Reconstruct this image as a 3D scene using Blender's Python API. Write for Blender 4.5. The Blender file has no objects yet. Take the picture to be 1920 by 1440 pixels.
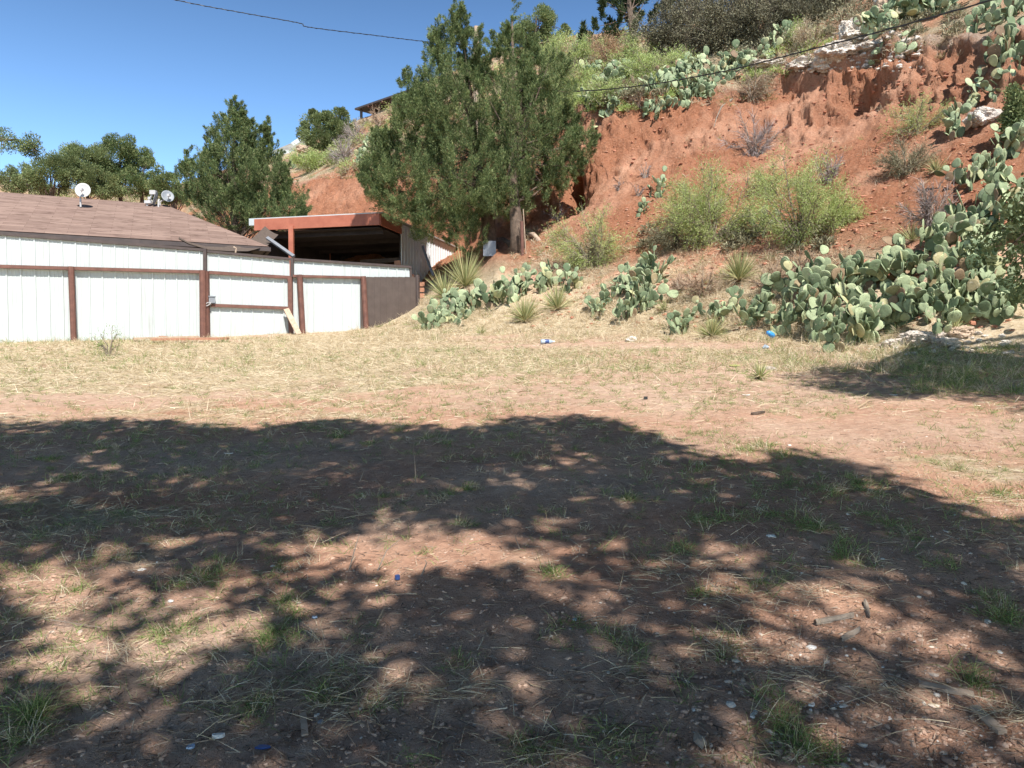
import bpy, math, random
import numpy as np
from mathutils import Vector, Matrix
from mathutils.bvhtree import BVHTree
R = math.radians
random.seed(7); rng = np.random.default_rng(7)
S = bpy.context.scene
COL = S.collection

# ------------------------------------------------------------------ camera, sky, sun
CH = 1.5; F = 1400.0; TH = R(2.0)
cam = bpy.data.cameras.new('camera'); camo = bpy.data.objects.new('camera', cam); COL.objects.link(camo)
cam.sensor_width = 36; cam.lens = F / 1920 * 36; cam.clip_end = 3000; cam.clip_start = 0.05
camo.location = (0, 0, CH); camo.rotation_euler = (R(90) - TH, 0, 0); S.camera = camo
SUN_AZ = R(20); SUN_EL = R(52)
SUN = Vector((math.sin(SUN_AZ) * math.cos(SUN_EL), -math.cos(SUN_AZ) * math.cos(SUN_EL), math.sin(SUN_EL)))
w = bpy.data.worlds.new('World'); S.world = w; w.use_nodes = True
nt = w.node_tree; bg = nt.nodes['Background']; sk = nt.nodes.new('ShaderNodeTexSky')
sk.sky_type = 'NISHITA'; sk.sun_disc = False; sk.sun_elevation = SUN_EL; sk.sun_rotation = math.pi - SUN_AZ
sk.air_density = 1.0; sk.dust_density = 0.0; sk.ozone_density = 3.0; sk.altitude = 900
hs_ = nt.nodes.new('ShaderNodeHueSaturation'); hs_.inputs['Saturation'].default_value = 1.12; nt.links.new(sk.outputs[0], hs_.inputs['Color']); tcw = nt.nodes.new('ShaderNodeTexCoord'); spw = nt.nodes.new('ShaderNodeSeparateXYZ'); nt.links.new(tcw.outputs['Generated'], spw.inputs[0])
mrw = nt.nodes.new('ShaderNodeMapRange'); nt.links.new(spw.outputs[2], mrw.inputs[0]); mrw.inputs[1].default_value = .05; mrw.inputs[2].default_value = .80; mrw.inputs[3].default_value = 3.0; mrw.inputs[4].default_value = .12
nt.links.new(mrw.outputs[0], hs_.inputs['Value']); nt.links.new(hs_.outputs[0], bg.inputs[0]); bg.inputs[1].default_value = 0.068
sl = bpy.data.lights.new('sun', 'SUN'); sl.energy = 5.0; sl.angle = R(0.53); sl.color = (1, 0.965, 0.92)
so = bpy.data.objects.new('sun', sl); COL.objects.link(so); so.rotation_euler = SUN.to_track_quat('Z', 'Y').to_euler()
S.view_settings.view_transform = 'Standard'; S.view_settings.look = 'None'; S.view_settings.exposure = 0.66; S.view_settings.gamma = 1
S.cycles.max_bounces = 6; S.cycles.diffuse_bounces = 2; S.cycles.transmission_bounces = 3; S.cycles.transparent_max_bounces = 4

def ray(px, py):
    a = (px - 960) / F; b = (720 - py) / F
    return Vector((a, math.cos(TH) + b * math.sin(TH), -math.sin(TH) + b * math.cos(TH)))
def P(px, py, Y):
    d = ray(px, py); return Vector((0, 0, CH)) + d * (Y / d.y)
def ratio(py):
    d = ray(960, py); return d.z / d.y

# ------------------------------------------------------------------ helpers
def tag(o, label=None, cat=None, group=None, kind=None):
    if label: o['label'] = label
    if cat: o['category'] = cat
    if group: o['group'] = group
    if kind: o['kind'] = kind
    return o
def empty(name, loc, label, cat, group=None, rz=0):
    o = bpy.data.objects.new(name, None); COL.objects.link(o); o.location = loc; o.rotation_euler = (0, 0, rz)
    o.empty_display_size = .2
    return tag(o, label, cat, group)
class MB:
    def __init__(s): s.v = []; s.f = {3: [], 4: []}; s.n = 0; s.uv = None
    def add(s, v, f):
        v = np.asarray(v, dtype=np.float64).reshape(-1, 3); f = np.asarray(f, dtype=np.int64)
        s.v.append(v)
        if len(f): s.f[f.shape[1]].append(f + s.n)
        s.n += len(v)
    def box(s, c, sz, M=None):
        c = np.array(c, float); h = np.array(sz, float) / 2
        v = np.array([[x, y, z] for x in (-1, 1) for y in (-1, 1) for z in (-1, 1)]) * h
        if M is not None: v = v @ np.array(M.to_3x3()).T
        f = [[0, 1, 3, 2], [4, 6, 7, 5], [0, 4, 5, 1], [2, 3, 7, 6], [0, 2, 6, 4], [1, 5, 7, 3]]
        s.add(v + c, f)
    def bar(s, a, b, wd, ht, up=Vector((0, 0, 1))):
        a = Vector(a); b = Vector(b); d = (b - a); L = d.length; d.normalize()
        x = d.cross(up)
        if x.length < 1e-4: x = d.cross(Vector((0, 1, 0)))
        x.normalize(); u = x.cross(d)
        M = Matrix((d, x, u)).transposed()
        s.box((a + b) / 2, (L, wd, ht), M)
    def tube(s, pts, rad, n=6, cap=True):
        pts = [Vector(p) for p in pts]; m = len(pts); V = []
        x = None
        for i, p in enumerate(pts):
            d = (pts[min(i + 1, m - 1)] - pts[max(i - 1, 0)])
            if d.length < 1e-9: d = Vector((0, 0, 1))
            d.normalize()
            if x is None: x = d.orthogonal().normalized()
            x = (x - d * x.dot(d))
            x = x.normalized() if x.length > 1e-6 else d.orthogonal().normalized()
            y = d.cross(x)
            r = rad[i] if hasattr(rad, '__len__') else rad
            for k in range(n):
                a = 2 * math.pi * k / n; V.append(p + x * (r * math.cos(a)) + y * (r * math.sin(a)))
        Fc = [[i * n + k, i * n + (k + 1) % n, (i + 1) * n + (k + 1) % n, (i + 1) * n + k] for i in range(m - 1) for k in range(n)]
        s.add([tuple(v) for v in V], Fc)
        if cap and n > 3:
            o = s.n - m * n
            V2 = [tuple(pts[0]), tuple(pts[-1])]
            b = s.n; s.add(V2, np.zeros((0, 3), int))
            s.f[3].append(np.array([[b, o + (k + 1) % n, o + k] for k in range(n)] + [[b + 1, o + (m - 1) * n + k, o + (m - 1) * n + (k + 1) % n] for k in range(n)]))
    def build(s, name, mat, parent=None, smooth=False, origin=None):
        v = np.concatenate(s.v) if s.v else np.zeros((0, 3))
        if origin is None and parent is not None: origin = WORLD.get(parent.name, parent.location)
        if origin is not None: v = v - np.array(origin)
        me = bpy.data.meshes.new(name)
        me.vertices.add(len(v)); me.vertices.foreach_set('co', v.astype(np.float32).ravel())
        t = np.concatenate(s.f[3]) if s.f[3] else np.zeros((0, 3), int); q = np.concatenate(s.f[4]) if s.f[4] else np.zeros((0, 4), int)
        li = np.concatenate([t.ravel(), q.ravel()]).astype(np.int32)
        me.loops.add(len(li)); me.loops.foreach_set('vertex_index', li)
        me.polygons.add(len(t) + len(q))
        ls = np.concatenate([np.arange(len(t)) * 3, len(t) * 3 + np.arange(len(q)) * 4]).astype(np.int32)
        me.polygons.foreach_set('loop_start', ls)
        me.polygons.foreach_set('use_smooth', np.full(len(t) + len(q), bool(smooth)))
        me.update(calc_edges=True); me.validate()
        if mat: me.materials.append(mat)
        o = bpy.data.objects.new(name, me); COL.objects.link(o)
        if parent is not None: o.parent = parent; WORLD[o.name] = tuple(origin)
        elif origin is not None: o.location = origin
        return o
WORLD = {}     # world origin of a part, so that sub-parts share it

def hashf(ix, iy, iz, seed):
    h = (ix.astype(np.uint32) * np.uint32(374761393)) ^ (iy.astype(np.uint32) * np.uint32(668265263)) ^ (iz.astype(np.uint32) * np.uint32(2246822519)) ^ np.uint32(seed * 3266489917 & 0xffffffff)
    h = (h ^ (h >> np.uint32(13))) * np.uint32(1274126177); h = h ^ (h >> np.uint32(16))
    h = h * np.uint32(2654435761); h = h ^ (h >> np.uint32(15))
    return h.astype(np.float64) / 4294967295.0
def vn(x, y, z, seed=0):
    x, y, z = np.broadcast_arrays(np.asarray(x, float), np.asarray(y, float), np.asarray(z, float))
    fx = np.floor(x); fy = np.floor(y); fz = np.floor(z)
    ix, iy, iz = [(a.astype(np.int64) & 0xffffffff) for a in (fx, fy, fz)]
    tx, ty, tz = x - fx, y - fy, z - fz
    tx, ty, tz = [t * t * (3 - 2 * t) for t in (tx, ty, tz)]
    r = 0
    for i in (0, 1):
        for j in (0, 1):
            for k in (0, 1):
                wgt = (tx if i else 1 - tx) * (ty if j else 1 - ty) * (tz if k else 1 - tz)
                r = r + wgt * hashf((ix + i) & 0xffffffff, (iy + j) & 0xffffffff, (iz + k) & 0xffffffff, seed)
    return r * 2 - 1
def fbm(x, y, z, o=4, seed=0, g=.5):
    a = 1; r = 0; t = 0
    for i in range(o):
        r = r + a * vn(x, y, z, seed + i * 17); t += a; a *= g; x = x * 2.03 + 3.1; y = y * 2.03 + 1.7; z = z * 2.03 + 5.3
    return r / t

# ------------------------------------------------------------------ materials
def newmat(name):
    m = bpy.data.materials.new(name); m.use_nodes = True; n = m.node_tree.nodes; return m, n, m.node_tree.links, n['Principled BSDF']
def ramp(n, l, fac, cols):
    r = n.new('ShaderNodeValToRGB'); e = r.color_ramp.elements
    while len(e) < len(cols): e.new(0.5)
    for i, (p, c) in enumerate(cols): e[i].position = p; e[i].color = (*c, 1)
    l.new(fac, r.inputs[0]); return r.outputs[0]
def noise(n, l, scale, detail=5, vec=None, rough=.6, dist=0):
    t = n.new('ShaderNodeTexNoise'); t.inputs['Scale'].default_value = scale; t.inputs['Detail'].default_value = detail
    t.inputs['Roughness'].default_value = rough; t.inputs['Distortion'].default_value = dist
    if vec is not None: l.new(vec, t.inputs['Vector'])
    return t.outputs['Fac']
def bump(n, l, h, b, strength=.5, dist=.02):
    k = n.new('ShaderNodeBump'); k.inputs['Strength'].default_value = strength; k.inputs['Distance'].default_value = dist
    l.new(h, k.inputs['Height']); l.new(k.outputs[0], b.inputs['Normal']); return k
def mixc(n, l, fac, a, b):
    m = n.new('ShaderNodeMix'); m.data_type = 'RGBA'
    for s, v in ((m.inputs[0], fac), (m.inputs[6], a), (m.inputs[7], b)):
        if isinstance(v, (tuple, list)): s.default_value = (*v, 1)
        elif isinstance(v, (int, float)): s.default_value = v
        else: l.new(v, s)
    return m.outputs[2]
def geo_pos(n): return n.new('ShaderNodeNewGeometry').outputs['Position']
def simple(name, c1, c2, scale=8, rough=.8, bs=.3, bd=.01, metal=0, objc=True):
    m, n, l, b = newmat(name)
    v = n.new('ShaderNodeTexCoord').outputs['Object'] if objc else geo_pos(n)
    f = noise(n, l, scale, 6, v, .65)
    l.new(ramp(n, l, f, [(.3, c1), (.7, c2)]), b.inputs['Base Color']); b.inputs['Roughness'].default_value = rough
    b.inputs['Metallic'].default_value = metal
    if bs: bump(n, l, noise(n, l, scale * 5, 5, v), b, bs, bd)
    return m
def foliage(name, cols, trans=.22, rough=.75, clump=0.0, cs=1.2):
    m, n, l, b = newmat(name)
    g = n.new('ShaderNodeNewGeometry'); f = g.outputs['Random Per Island']
    c = ramp(n, l, f, cols)
    if clump:
        nf = noise(n, l, cs, 3, g.outputs['Position'])
        hs = n.new('ShaderNodeHueSaturation'); l.new(c, hs.inputs['Color'])
        mp = n.new('ShaderNodeMapRange'); l.new(nf, mp.inputs[0]); mp.inputs[1].default_value = .3; mp.inputs[2].default_value = .7
        mp.inputs[3].default_value = 1 - clump; mp.inputs[4].default_value = 1 + clump; l.new(mp.outputs[0], hs.inputs['Value']); c = hs.outputs[0]
    l.new(c, b.inputs['Base Color']); b.inputs['Roughness'].default_value = rough; b.inputs['Specular IOR Level'].default_value = .25
    tr = n.new('ShaderNodeBsdfTranslucent'); l.new(c, tr.inputs[0]); mx = n.new('ShaderNodeMixShader'); mx.inputs[0].default_value = trans
    l.new(b.outputs[0], mx.inputs[1]); l.new(tr.outputs[0], mx.inputs[2]); l.new(mx.outputs[0], n['Material Output'].inputs[0])
    return m

def terrain_mat():
    m, n, l, b = newmat('soil')
    pos = geo_pos(n)
    at = n.new('ShaderNodeAttribute'); at.attribute_name = 'zone'
    sep = n.new('ShaderNodeSeparateColor'); l.new(at.outputs['Color'], sep.inputs[0])
    straw, red, pale = sep.outputs[0], sep.outputs[1], sep.outputs[2]
    n1 = noise(n, l, .9, 6, pos, .6); n2 = noise(n, l, 14, 6, pos, .7); n3 = noise(n, l, 90, 4, pos, .7)
    dirt = ramp(n, l, n1, [(.3, (.46, .275, .19)), (.5, (.57, .38, .27)), (.72, (.66, .49, .36))])
    dirt = mixc(n, l, .5, dirt, ramp(n, l, n2, [(.3, (.34, .21, .15)), (.55, (.60, .41, .30)), (.75, (.76, .61, .48))]))
    rd = ramp(n, l, n1, [(.3, (.44, .18, .095)), (.55, (.55, .25, .14)), (.75, (.62, .33, .20))])
    rd = mixc(n, l, .45, rd, ramp(n, l, n2, [(.3, (.24, .085, .045)), (.5, (.50, .215, .12)), (.75, (.70, .40, .26))]))
    st = ramp(n, l, n2, [(.3, (.44, .33, .19)), (.6, (.60, .49, .34)), (.8, (.70, .60, .44))])
    pl = ramp(n, l, n2, [(.3, (.40, .24, .16)), (.55, (.58, .44, .34)), (.75, (.76, .67, .56))])
    c = mixc(n, l, red, dirt, rd); c = mixc(n, l, straw, c, st); c = mixc(n, l, pale, c, pl)
    vo = n.new('ShaderNodeTexVoronoi'); vo.inputs['Scale'].default_value = 55; l.new(pos, vo.inputs['Vector'])
    peb = n.new('ShaderNodeMath'); peb.operation = 'LESS_THAN'; l.new(vo.outputs['Distance'], peb.inputs[0]); peb.inputs[1].default_value = .22
    sc = n.new('ShaderNodeSeparateColor'); l.new(vo.outputs['Color'], sc.inputs[0])
    g2 = n.new('ShaderNodeMath'); g2.operation = 'GREATER_THAN'; l.new(sc.outputs[0], g2.inputs[0]); g2.inputs[1].default_value = .72
    pm = n.new('ShaderNodeMath'); pm.operation = 'MULTIPLY'; l.new(peb.outputs[0], pm.inputs[0]); l.new(g2.outputs[0], pm.inputs[1])
    c = mixc(n, l, pm.outputs[0], c, ramp(n, l, sc.outputs[1], [(0, (.35, .22, .16)), (.6, (.55, .43, .33)), (1, (.7, .64, .56))]))
    l.new(c, b.inputs['Base Color']); b.inputs['Roughness'].default_value = .95; b.inputs['Specular IOR Level'].default_value = .15
    ad = n.new('ShaderNodeMath'); ad.operation = 'MULTIPLY_ADD'; l.new(n3, ad.inputs[0]); ad.inputs[1].default_value = .75; l.new(n2, ad.inputs[2])
    ad2 = n.new('ShaderNodeMath'); ad2.operation = 'MULTIPLY_ADD'; l.new(pm.outputs[0], ad2.inputs[0]); ad2.inputs[1].default_value = .25; l.new(ad.outputs[0], ad2.inputs[2])
    vb = n.new('ShaderNodeTexVoronoi'); vb.inputs['Scale'].default_value = 9; vb.feature = 'SMOOTH_F1'; l.new(pos, vb.inputs['Vector'])
    ad3 = n.new('ShaderNodeMath'); ad3.operation = 'MULTIPLY_ADD'; l.new(vb.outputs['Distance'], ad3.inputs[0]); ad3.inputs[1].default_value = .5; l.new(ad2.outputs[0], ad3.inputs[2])
    bk = bump(n, l, ad3.outputs[0], b, .9, .04); mr = n.new('ShaderNodeMapRange'); l.new(red, mr.inputs[0]); mr.inputs[1].default_value = .5; mr.inputs[2].default_value = 1; mr.inputs[3].default_value = .035; mr.inputs[4].default_value = .13; l.new(mr.outputs[0], bk.inputs['Distance'])
    return m

# ------------------------------------------------------------------ terrain
# landmarks per viewing direction: fence line, toe, mid slope, cliff foot, cliff rim, upper slope, crest
KEY = [
 (-700, [(660, 14.0), (600, 30), (585, 34), (540, 40), (460, 46), (400, 52), (350, 62)]),
 (0,    [(645, 18.6), (600, 30), (585, 34), (540, 40), (460, 46), (400, 52), (352, 62)]),
 (300,  [(637, 20.83), (598, 30), (580, 34), (530, 40), (450, 46), (395, 51), (355, 60)]),
 (480,  [(629, 22.2), (597, 30), (560, 34), (440, 40), (350, 45), (330, 50), (300, 60)]),
 (560,  [(625, 22.8), (597, 29), (550, 33), (425, 38), (345, 42), (320, 47), (280, 58)]),
 (640,  [(621, 23.5), (595, 28), (545, 31), (420, 37), (322, 40), (290, 44), (238, 53)]),
 (700,  [(616, 24.0), (590, 27), (540, 30), (415, 36), (305, 38.5), (260, 43), (215, 52)]),
 (760,  [(616, 21.8), (588, 24.5), (550, 31), (470, 37), (288, 39.5), (225, 44), (180, 52)]),
 (810,  [(618, 20.0), (578, 22.0), (522, 29), (470, 36), (282, 38.5), (210, 43), (150, 50)]),
 (870,  [(622, 19.2), (588, 21.0), (505, 27), (462, 33.5), (275, 36), (200, 40), (125, 48)]),
 (930,  [(625, 18.4), (600, 20.0), (480, 24.0), (430, 28), (262, 32), (180, 37), (95, 46)]),
 (1050, [(628, 17.4), (603, 19.0), (480, 22.5), (395, 26), (235, 29.2), (150, 34), (70, 43)]),
 (1130, [(630, 16.8), (608, 18.3), (480, 21.6), (355, 25.2), (205, 27.8), (140, 32), (62, 41)]),
 (1250, [(635, 15.8), (618, 17.0), (480, 20.2), (320, 24.4), (188, 27), (150, 28.6), (60, 36)]),
 (1380, [(642, 14.6), (628, 15.6), (480, 18.9), (290, 23.8), (172, 26.6), (125, 28.2), (15, 34)]),
 (1470, [(648, 13.8), (636, 14.6), (470, 18.2), (260, 23.8), (140, 26.6), (105, 28), (-20, 34)]),
 (1600, [(655, 12.6), (645, 13.3), (450, 16.8), (210, 23.2), (98, 24.9), (60, 26.6), (-60, 32)]),
 (1750, [(662, 11.8), (650, 12.3), (430, 15.4), (195, 21.4), (72, 22.7), (35, 24.6), (-90, 30)]),
 (1860, [(665, 11.4), (655, 11.9), (410, 14.6), (200, 19.2), (80, 20.4), (25, 22.6), (-120, 28)]),
 (2000, [(672, 10.8), (660, 11.3), (400, 13.8), (190, 17.5), (60, 18.9), (0, 21), (-150, 27)]),
 (2700, [(690, 10.0), (680, 10.4), (430, 13), (220, 16), (90, 18), (0, 20), (-150, 27)]),
]
UK = np.array([ray(x, 350).x / ray(x, 350).y for x, _ in KEY])
YK = np.array([[y for _, y in r] for _, r in KEY]); ZK = np.array([[CH + ratio(p) * y for p, y in r] for _, r in KEY])
K = YK.shape[1]
def height(X, Y):
    X = np.asarray(X, float); Y = np.asarray(Y, float)
    u = X / np.maximum(Y, 3.0)
    # a little waviness of the landmark lines so that they do not run as ruled curves
    yk = [np.zeros_like(u)] + [np.interp(u, UK, YK[:, k]) + (.35 * fbm(u * 14, k * 3.3, .5, 3, 5) * (1 if k > 1 else .2)) for k in range(K)]
    zk = [np.zeros_like(u)] + [np.interp(u, UK, ZK[:, k]) for k in range(K)]
    yk.append(yk[-1] + 12); zk.append(zk[-1] + 1.2); yk.append(yk[-1] + 600); zk.append(zk[-1] + 2)
    z = np.where(Y < 0, Y * .04, 0.0); p = np.zeros_like(u)
    for k in range(len(yk) - 1):
        t = (Y - yk[k]) / np.maximum(yk[k + 1] - yk[k], 1e-3); inr = (t >= 0) & (t < 1)
        z = np.where(inr, zk[k] + (zk[k + 1] - zk[k]) * t, z); p = np.where(inr, k + t, p)
    return z, p
def smooth01(x, a, b): t = np.clip((x - a) / (b - a), 0, 1); return t * t * (3 - 2 * t)

us = np.concatenate([np.linspace(-2.6, -.66, 60, endpoint=False), np.linspace(-.66, .72, 780), np.linspace(.72, 2.6, 60)[1:]])
ys = np.concatenate([np.linspace(-7.8, 1, 40, endpoint=False), np.linspace(1, 11, 190, endpoint=False), np.linspace(11, 46, 520, endpoint=False), np.linspace(46, 80, 60, endpoint=False), np.geomspace(80, 600, 15)])
UU, YY = np.meshgrid(us, ys); XX = UU * (YY + 8)
ZZ, PP = height(XX, YY)
# normals of the undisplaced sheet
def gnorm(X, Y, Z):
    a = np.stack([np.gradient(X, axis=1), np.gradient(Y, axis=1), np.gradient(Z, axis=1)], -1)
    b = np.stack([np.gradient(X, axis=0), np.gradient(Y, axis=0), np.gradient(Z, axis=0)], -1)
    c = np.cross(a, b); return c / np.linalg.norm(c, axis=-1, keepdims=True)
NN = gnorm(XX, YY, ZZ)
u0 = XX / np.maximum(YY, 3)
hill = smooth01(PP, 1.9, 2.6) ; cliff = smooth01(PP, 3.75, 4.15) * (1 - smooth01(PP, 5.0, 5.2)); talus = smooth01(PP, 2.6, 3.4) * (1 - smooth01(PP, 4.9, 5.1))
far = 1 - smooth01(YY, 60, 90)
rid = 1 - np.abs(fbm(XX * .9, YY * .9, ZZ * .16, 4, 3))
rid = rid ** 3
D = hill * .10 * fbm(XX * .8, YY * .8, ZZ * .8, 4, 1) + talus * (.30 * fbm(XX * .55, YY * .55, ZZ * .35, 5, 2) + .09 * fbm(XX * 4, YY * 4, ZZ * 4, 4, 9, .6))
strong = .35 + .65 * np.maximum(smooth01(u0, .33, .42), np.exp(-((u0 - .06) / .05) ** 2))
D = D + cliff * strong * ((rid - .55) * .6 + .42 * fbm(XX * .75, YY * .75, ZZ * .5, 4, 44) + .30 * fbm(XX * 2.2, YY * 2.2, ZZ * 1.2, 4, 4, .65)) + (cliff * .17 + talus * .07) * fbm(XX * 5, YY * 5, ZZ * 5, 4, 8, .7)
rim = np.exp(-((PP - 4.98) / .12) ** 2) * smooth01(u0, .0, .12)
D = D + rim * (.38 * (.4 + fbm(XX * .7, YY * .7, 1.0, 3, 6)))
cave = np.exp(-((u0 - .075) / .014) ** 2) * smooth01(PP, 3.75, 4.0) * (1 - smooth01(PP, 4.35, 4.7)); D = D - 1.1 * cave
ledge = smooth01(PP, 3.2, 3.8) * (1 - smooth01(PP, 4.9, 5.1)) * smooth01(u0, .0, .3) * .0
micro = .035 * fbm(XX * 1.3, YY * 1.3, 0, 4, 12) + .016 * fbm(XX * 7, YY * 7, 0, 3, 14, .6)
D = D + (cliff + .5 * talus) * strong * .16 * fbm(XX * .25, YY * .25, ZZ * 2.6, 3, 71)
D = D - .55 * smooth01(u0, .30, .36) * np.exp(-((PP - 4.72) / .13) ** 2) * (.6 + .9 * fbm(XX * .8, YY * .8, 2, 3, 72))
D = D * far
XD = XX + NN[..., 0] * D; YD = YY + NN[..., 1] * D; ZD = ZZ + NN[..., 2] * D + micro
h_, w_ = XX.shape
tb = MB(); idx = np.arange(h_ * w_).reshape(h_, w_)
tb.add(np.stack([XD, YD, ZD], -1).reshape(-1, 3), np.stack([idx[:-1, :-1], idx[:-1, 1:], idx[1:, 1:], idx[1:, :-1]], -1).reshape(-1, 4))
ground = tb.build('ground', terrain_mat(), None, smooth=True); tag(ground, kind='structure')
# soil zones: straw litter / red soil / pale caliche
def zones(X, Y, PPv):
    u = X / np.maximum(Y, 3)
    nz = fbm(X * .35, Y * .8, 0, 4, 21); nz2 = fbm(X * 1.5, Y * 2.5, 0, 3, 22)
    straw_f = smooth01(Y, 8.5, 12) * (.55 + .45 * smooth01(-u, -.12, .25)) + .75 * np.exp(-((PPv - 1.9) / .5) ** 2) * smooth01(u, -.3, 0)
    straw_f = smooth01(straw_f + .9 * nz + .6 * nz2, .18, .78) * (1 - smooth01(PPv, 2.6, 3.2))
    up = smooth01(PPv, 5.02, 5.2)
    straw_f = np.maximum(straw_f, up * np.clip(.62 + nz + nz2, 0, 1))
    red_f = np.clip(.14 + .20 * (1 - smooth01(Y, 4, 9)) + .7 * nz + .9 * smooth01(PPv, 2.2, 3.2), 0, 1)
    pale_f = np.exp(-((PPv - 5.05) / .17) ** 2) * smooth01(u, .22, .38) * np.clip(.75 + nz2, 0, 1) + .35 * np.exp(-((PPv - 5.03) / .06) ** 2)
    pale_f = pale_f + .2 * np.exp(-((PPv - 2.05) / .12) ** 2) * smooth01(u, .42, .5)
    return straw_f, red_f, np.clip(pale_f, 0, 1)
sz, rz_, pz = zones(XX, YY, PP)
ca = ground.data.color_attributes.new('zone', 'FLOAT_COLOR', 'POINT')
ca.data.foreach_set('color', np.stack([sz, rz_, pz, np.ones_like(sz)], -1).reshape(-1).astype(np.float32))
dep = np.stack([XD, YD, ZD], -1).reshape(-1, 3)
st = 2
i2 = idx[::st, ::st]; sub = dep[i2.ravel()]; hh, ww = i2.shape; ii = np.arange(hh * ww).reshape(hh, ww)
bvh = BVHTree.FromPolygons([tuple(v) for v in sub], np.stack([ii[:-1, :-1], ii[:-1, 1:], ii[1:, 1:], ii[1:, :-1]], -1).reshape(-1, 4).tolist())
def g(px, py):
    h = bvh.ray_cast(Vector((0, 0, CH)), ray(px, py).normalized())
    if h[0] is None: return P(px, py, 50)
    return h[0]
def gz(x, y):
    h = bvh.ray_cast(Vector((x, y, 60)), Vector((0, 0, -1))); return h[0].z if h[0] else 0.0
def gn(x, y):
    h = bvh.ray_cast(Vector((x, y, 60)), Vector((0, 0, -1))); return h[1] if h[0] else Vector((0, 0, 1))
def drop(v): return Vector((v[0], v[1], gz(v[0], v[1])))
PX = lambda Y: Y / F           # metres per photo pixel at a depth

# ------------------------------------------------------------------ vectorised blades
def unit(a): return a / np.maximum(np.linalg.norm(a, axis=-1, keepdims=True), 1e-9)
def blades(mb, base, dirn, L, W, droop, segs=3):
    """tapering curved blades; base Nx3, dirn Nx3 unit, L, W, droop arrays"""
    n = len(base); side = unit(np.cross(dirn, unit(rng.normal(size=(n, 3)))))
    rows = []
    for i in range(segs):
        t = i / segs
        c = base + dirn * (L * t)[:, None]; c[:, 2] -= droop * L * t * t
        wd = (W * (1 - t * .75) / 2)[:, None]
        rows += [c - side * wd, c + side * wd]
    tip = base + dirn * L[:, None]; tip[:, 2] -= droop * L
    rows.append(tip); V = np.stack(rows, 1); m = V.shape[1]
    off = (np.arange(n) * m)[:, None]
    b = mb.n; mb.v.append(V.reshape(-1, 3)); mb.n += n * m
    for i in range(segs - 1):
        mb.f[4].append(b + off + np.array([[2 * i, 2 * i + 1, 2 * i + 3, 2 * i + 2]]))
    j = 2 * (segs - 1); mb.f[3].append(b + off + np.array([[j, j + 1, m - 1]]))
def tris(mb, c, d, L, W, side=None):
    """kite-shaped leaves at c pointing along d"""
    n = len(c)
    if side is None: side = unit(np.cross(d, unit(rng.normal(size=(n, 3)))))
    m = c + d * (L * .45)[:, None]
    V = np.stack([c, m + side * (W / 2)[:, None], c + d * L[:, None], m - side * (W / 2)[:, None]], 1)
    b = mb.n; mb.v.append(V.reshape(-1, 3)); mb.n += 4 * n
    mb.f[4].append(b + (np.arange(n) * 4)[:, None] + np.array([[0, 1, 2, 3]]))
def rdir(n, up=0.0):
    d = rng.normal(size=(n, 3)); d[:, 2] += up; return unit(d)

# ------------------------------------------------------------------ foliage materials
M = {}
M['juniper'] = foliage('juniper_green', [(0, (.055, .09, .035)), (.4, (.12, .17, .062)), (.75, (.21, .26, .10)), (1, (.36, .36, .17))], .2, clump=.4, cs=2.6)
M['juniper_dark'] = foliage('juniper_dark', [(0, (.03, .05, .02)), (.6, (.06, .085, .035)), (1, (.11, .13, .06))], .15)
M['mesquite'] = foliage('mesquite_leaf', [(0, (.28, .36, .10)), (.5, (.44, .53, .19)), (1, (.62, .66, .32))], .4, clump=.12)
M['oak'] = foliage('broad_green', [(0, (.10, .14, .055)), (.5, (.185, .23, .095)), (1, (.32, .35, .16))], .3, clump=.2, cs=.6)
M['olive'] = foliage('olive_twigs', [(0, (.16, .14, .09)), (.5, (.27, .25, .155)), (1, (.42, .39, .25))], .15, clump=.25)
M['grey'] = foliage('grey_twigs', [(0, (.20, .16, .15)), (.5, (.34, .28, .26)), (1, (.50, .43, .41))], .05)
M['brown'] = foliage('dry_twigs', [(0, (.22, .14, .10)), (.5, (.38, .26, .18)), (1, (.52, .40, .28))], .1)
M['tan'] = foliage('dry_needles', [(0, (.35, .20, .12)), (.5, (.50, .32, .20)), (1, (.60, .45, .30))], .2)
M['yucca'] = foliage('yucca_blade', [(0, (.17, .21, .085)), (.5, (.36, .37, .16)), (1, (.62, .55, .30))], .15)
M['straw'] = foliage('straw', [(0, (.36, .27, .15)), (.5, (.60, .49, .325)), (1, (.78, .68, .50))], .2)
M['grass'] = foliage('green_grass', [(0, (.11, .165, .045)), (.5, (.22, .29, .09)), (.85, (.36, .42, .16)), (1, (.58, .50, .28))], .3)
M['thicket'] = foliage('thicket_olive', [(0, (.06, .05, .035)), (.5, (.15, .135, .085)), (1, (.30, .28, .18))], .1, clump=.35)
M['bark'] = simple('bark', (.06, .042, .03), (.20, .14, .10), 9, .95, .8, .04)
M['twig'] = simple('twig_bark', (.16, .12, .09), (.34, .28, .22), 12, .9, .3)
M['darktwig'] = simple('dark_twig', (.05, .04, .03), (.12, .09, .07), 12, .9, .3)
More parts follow.
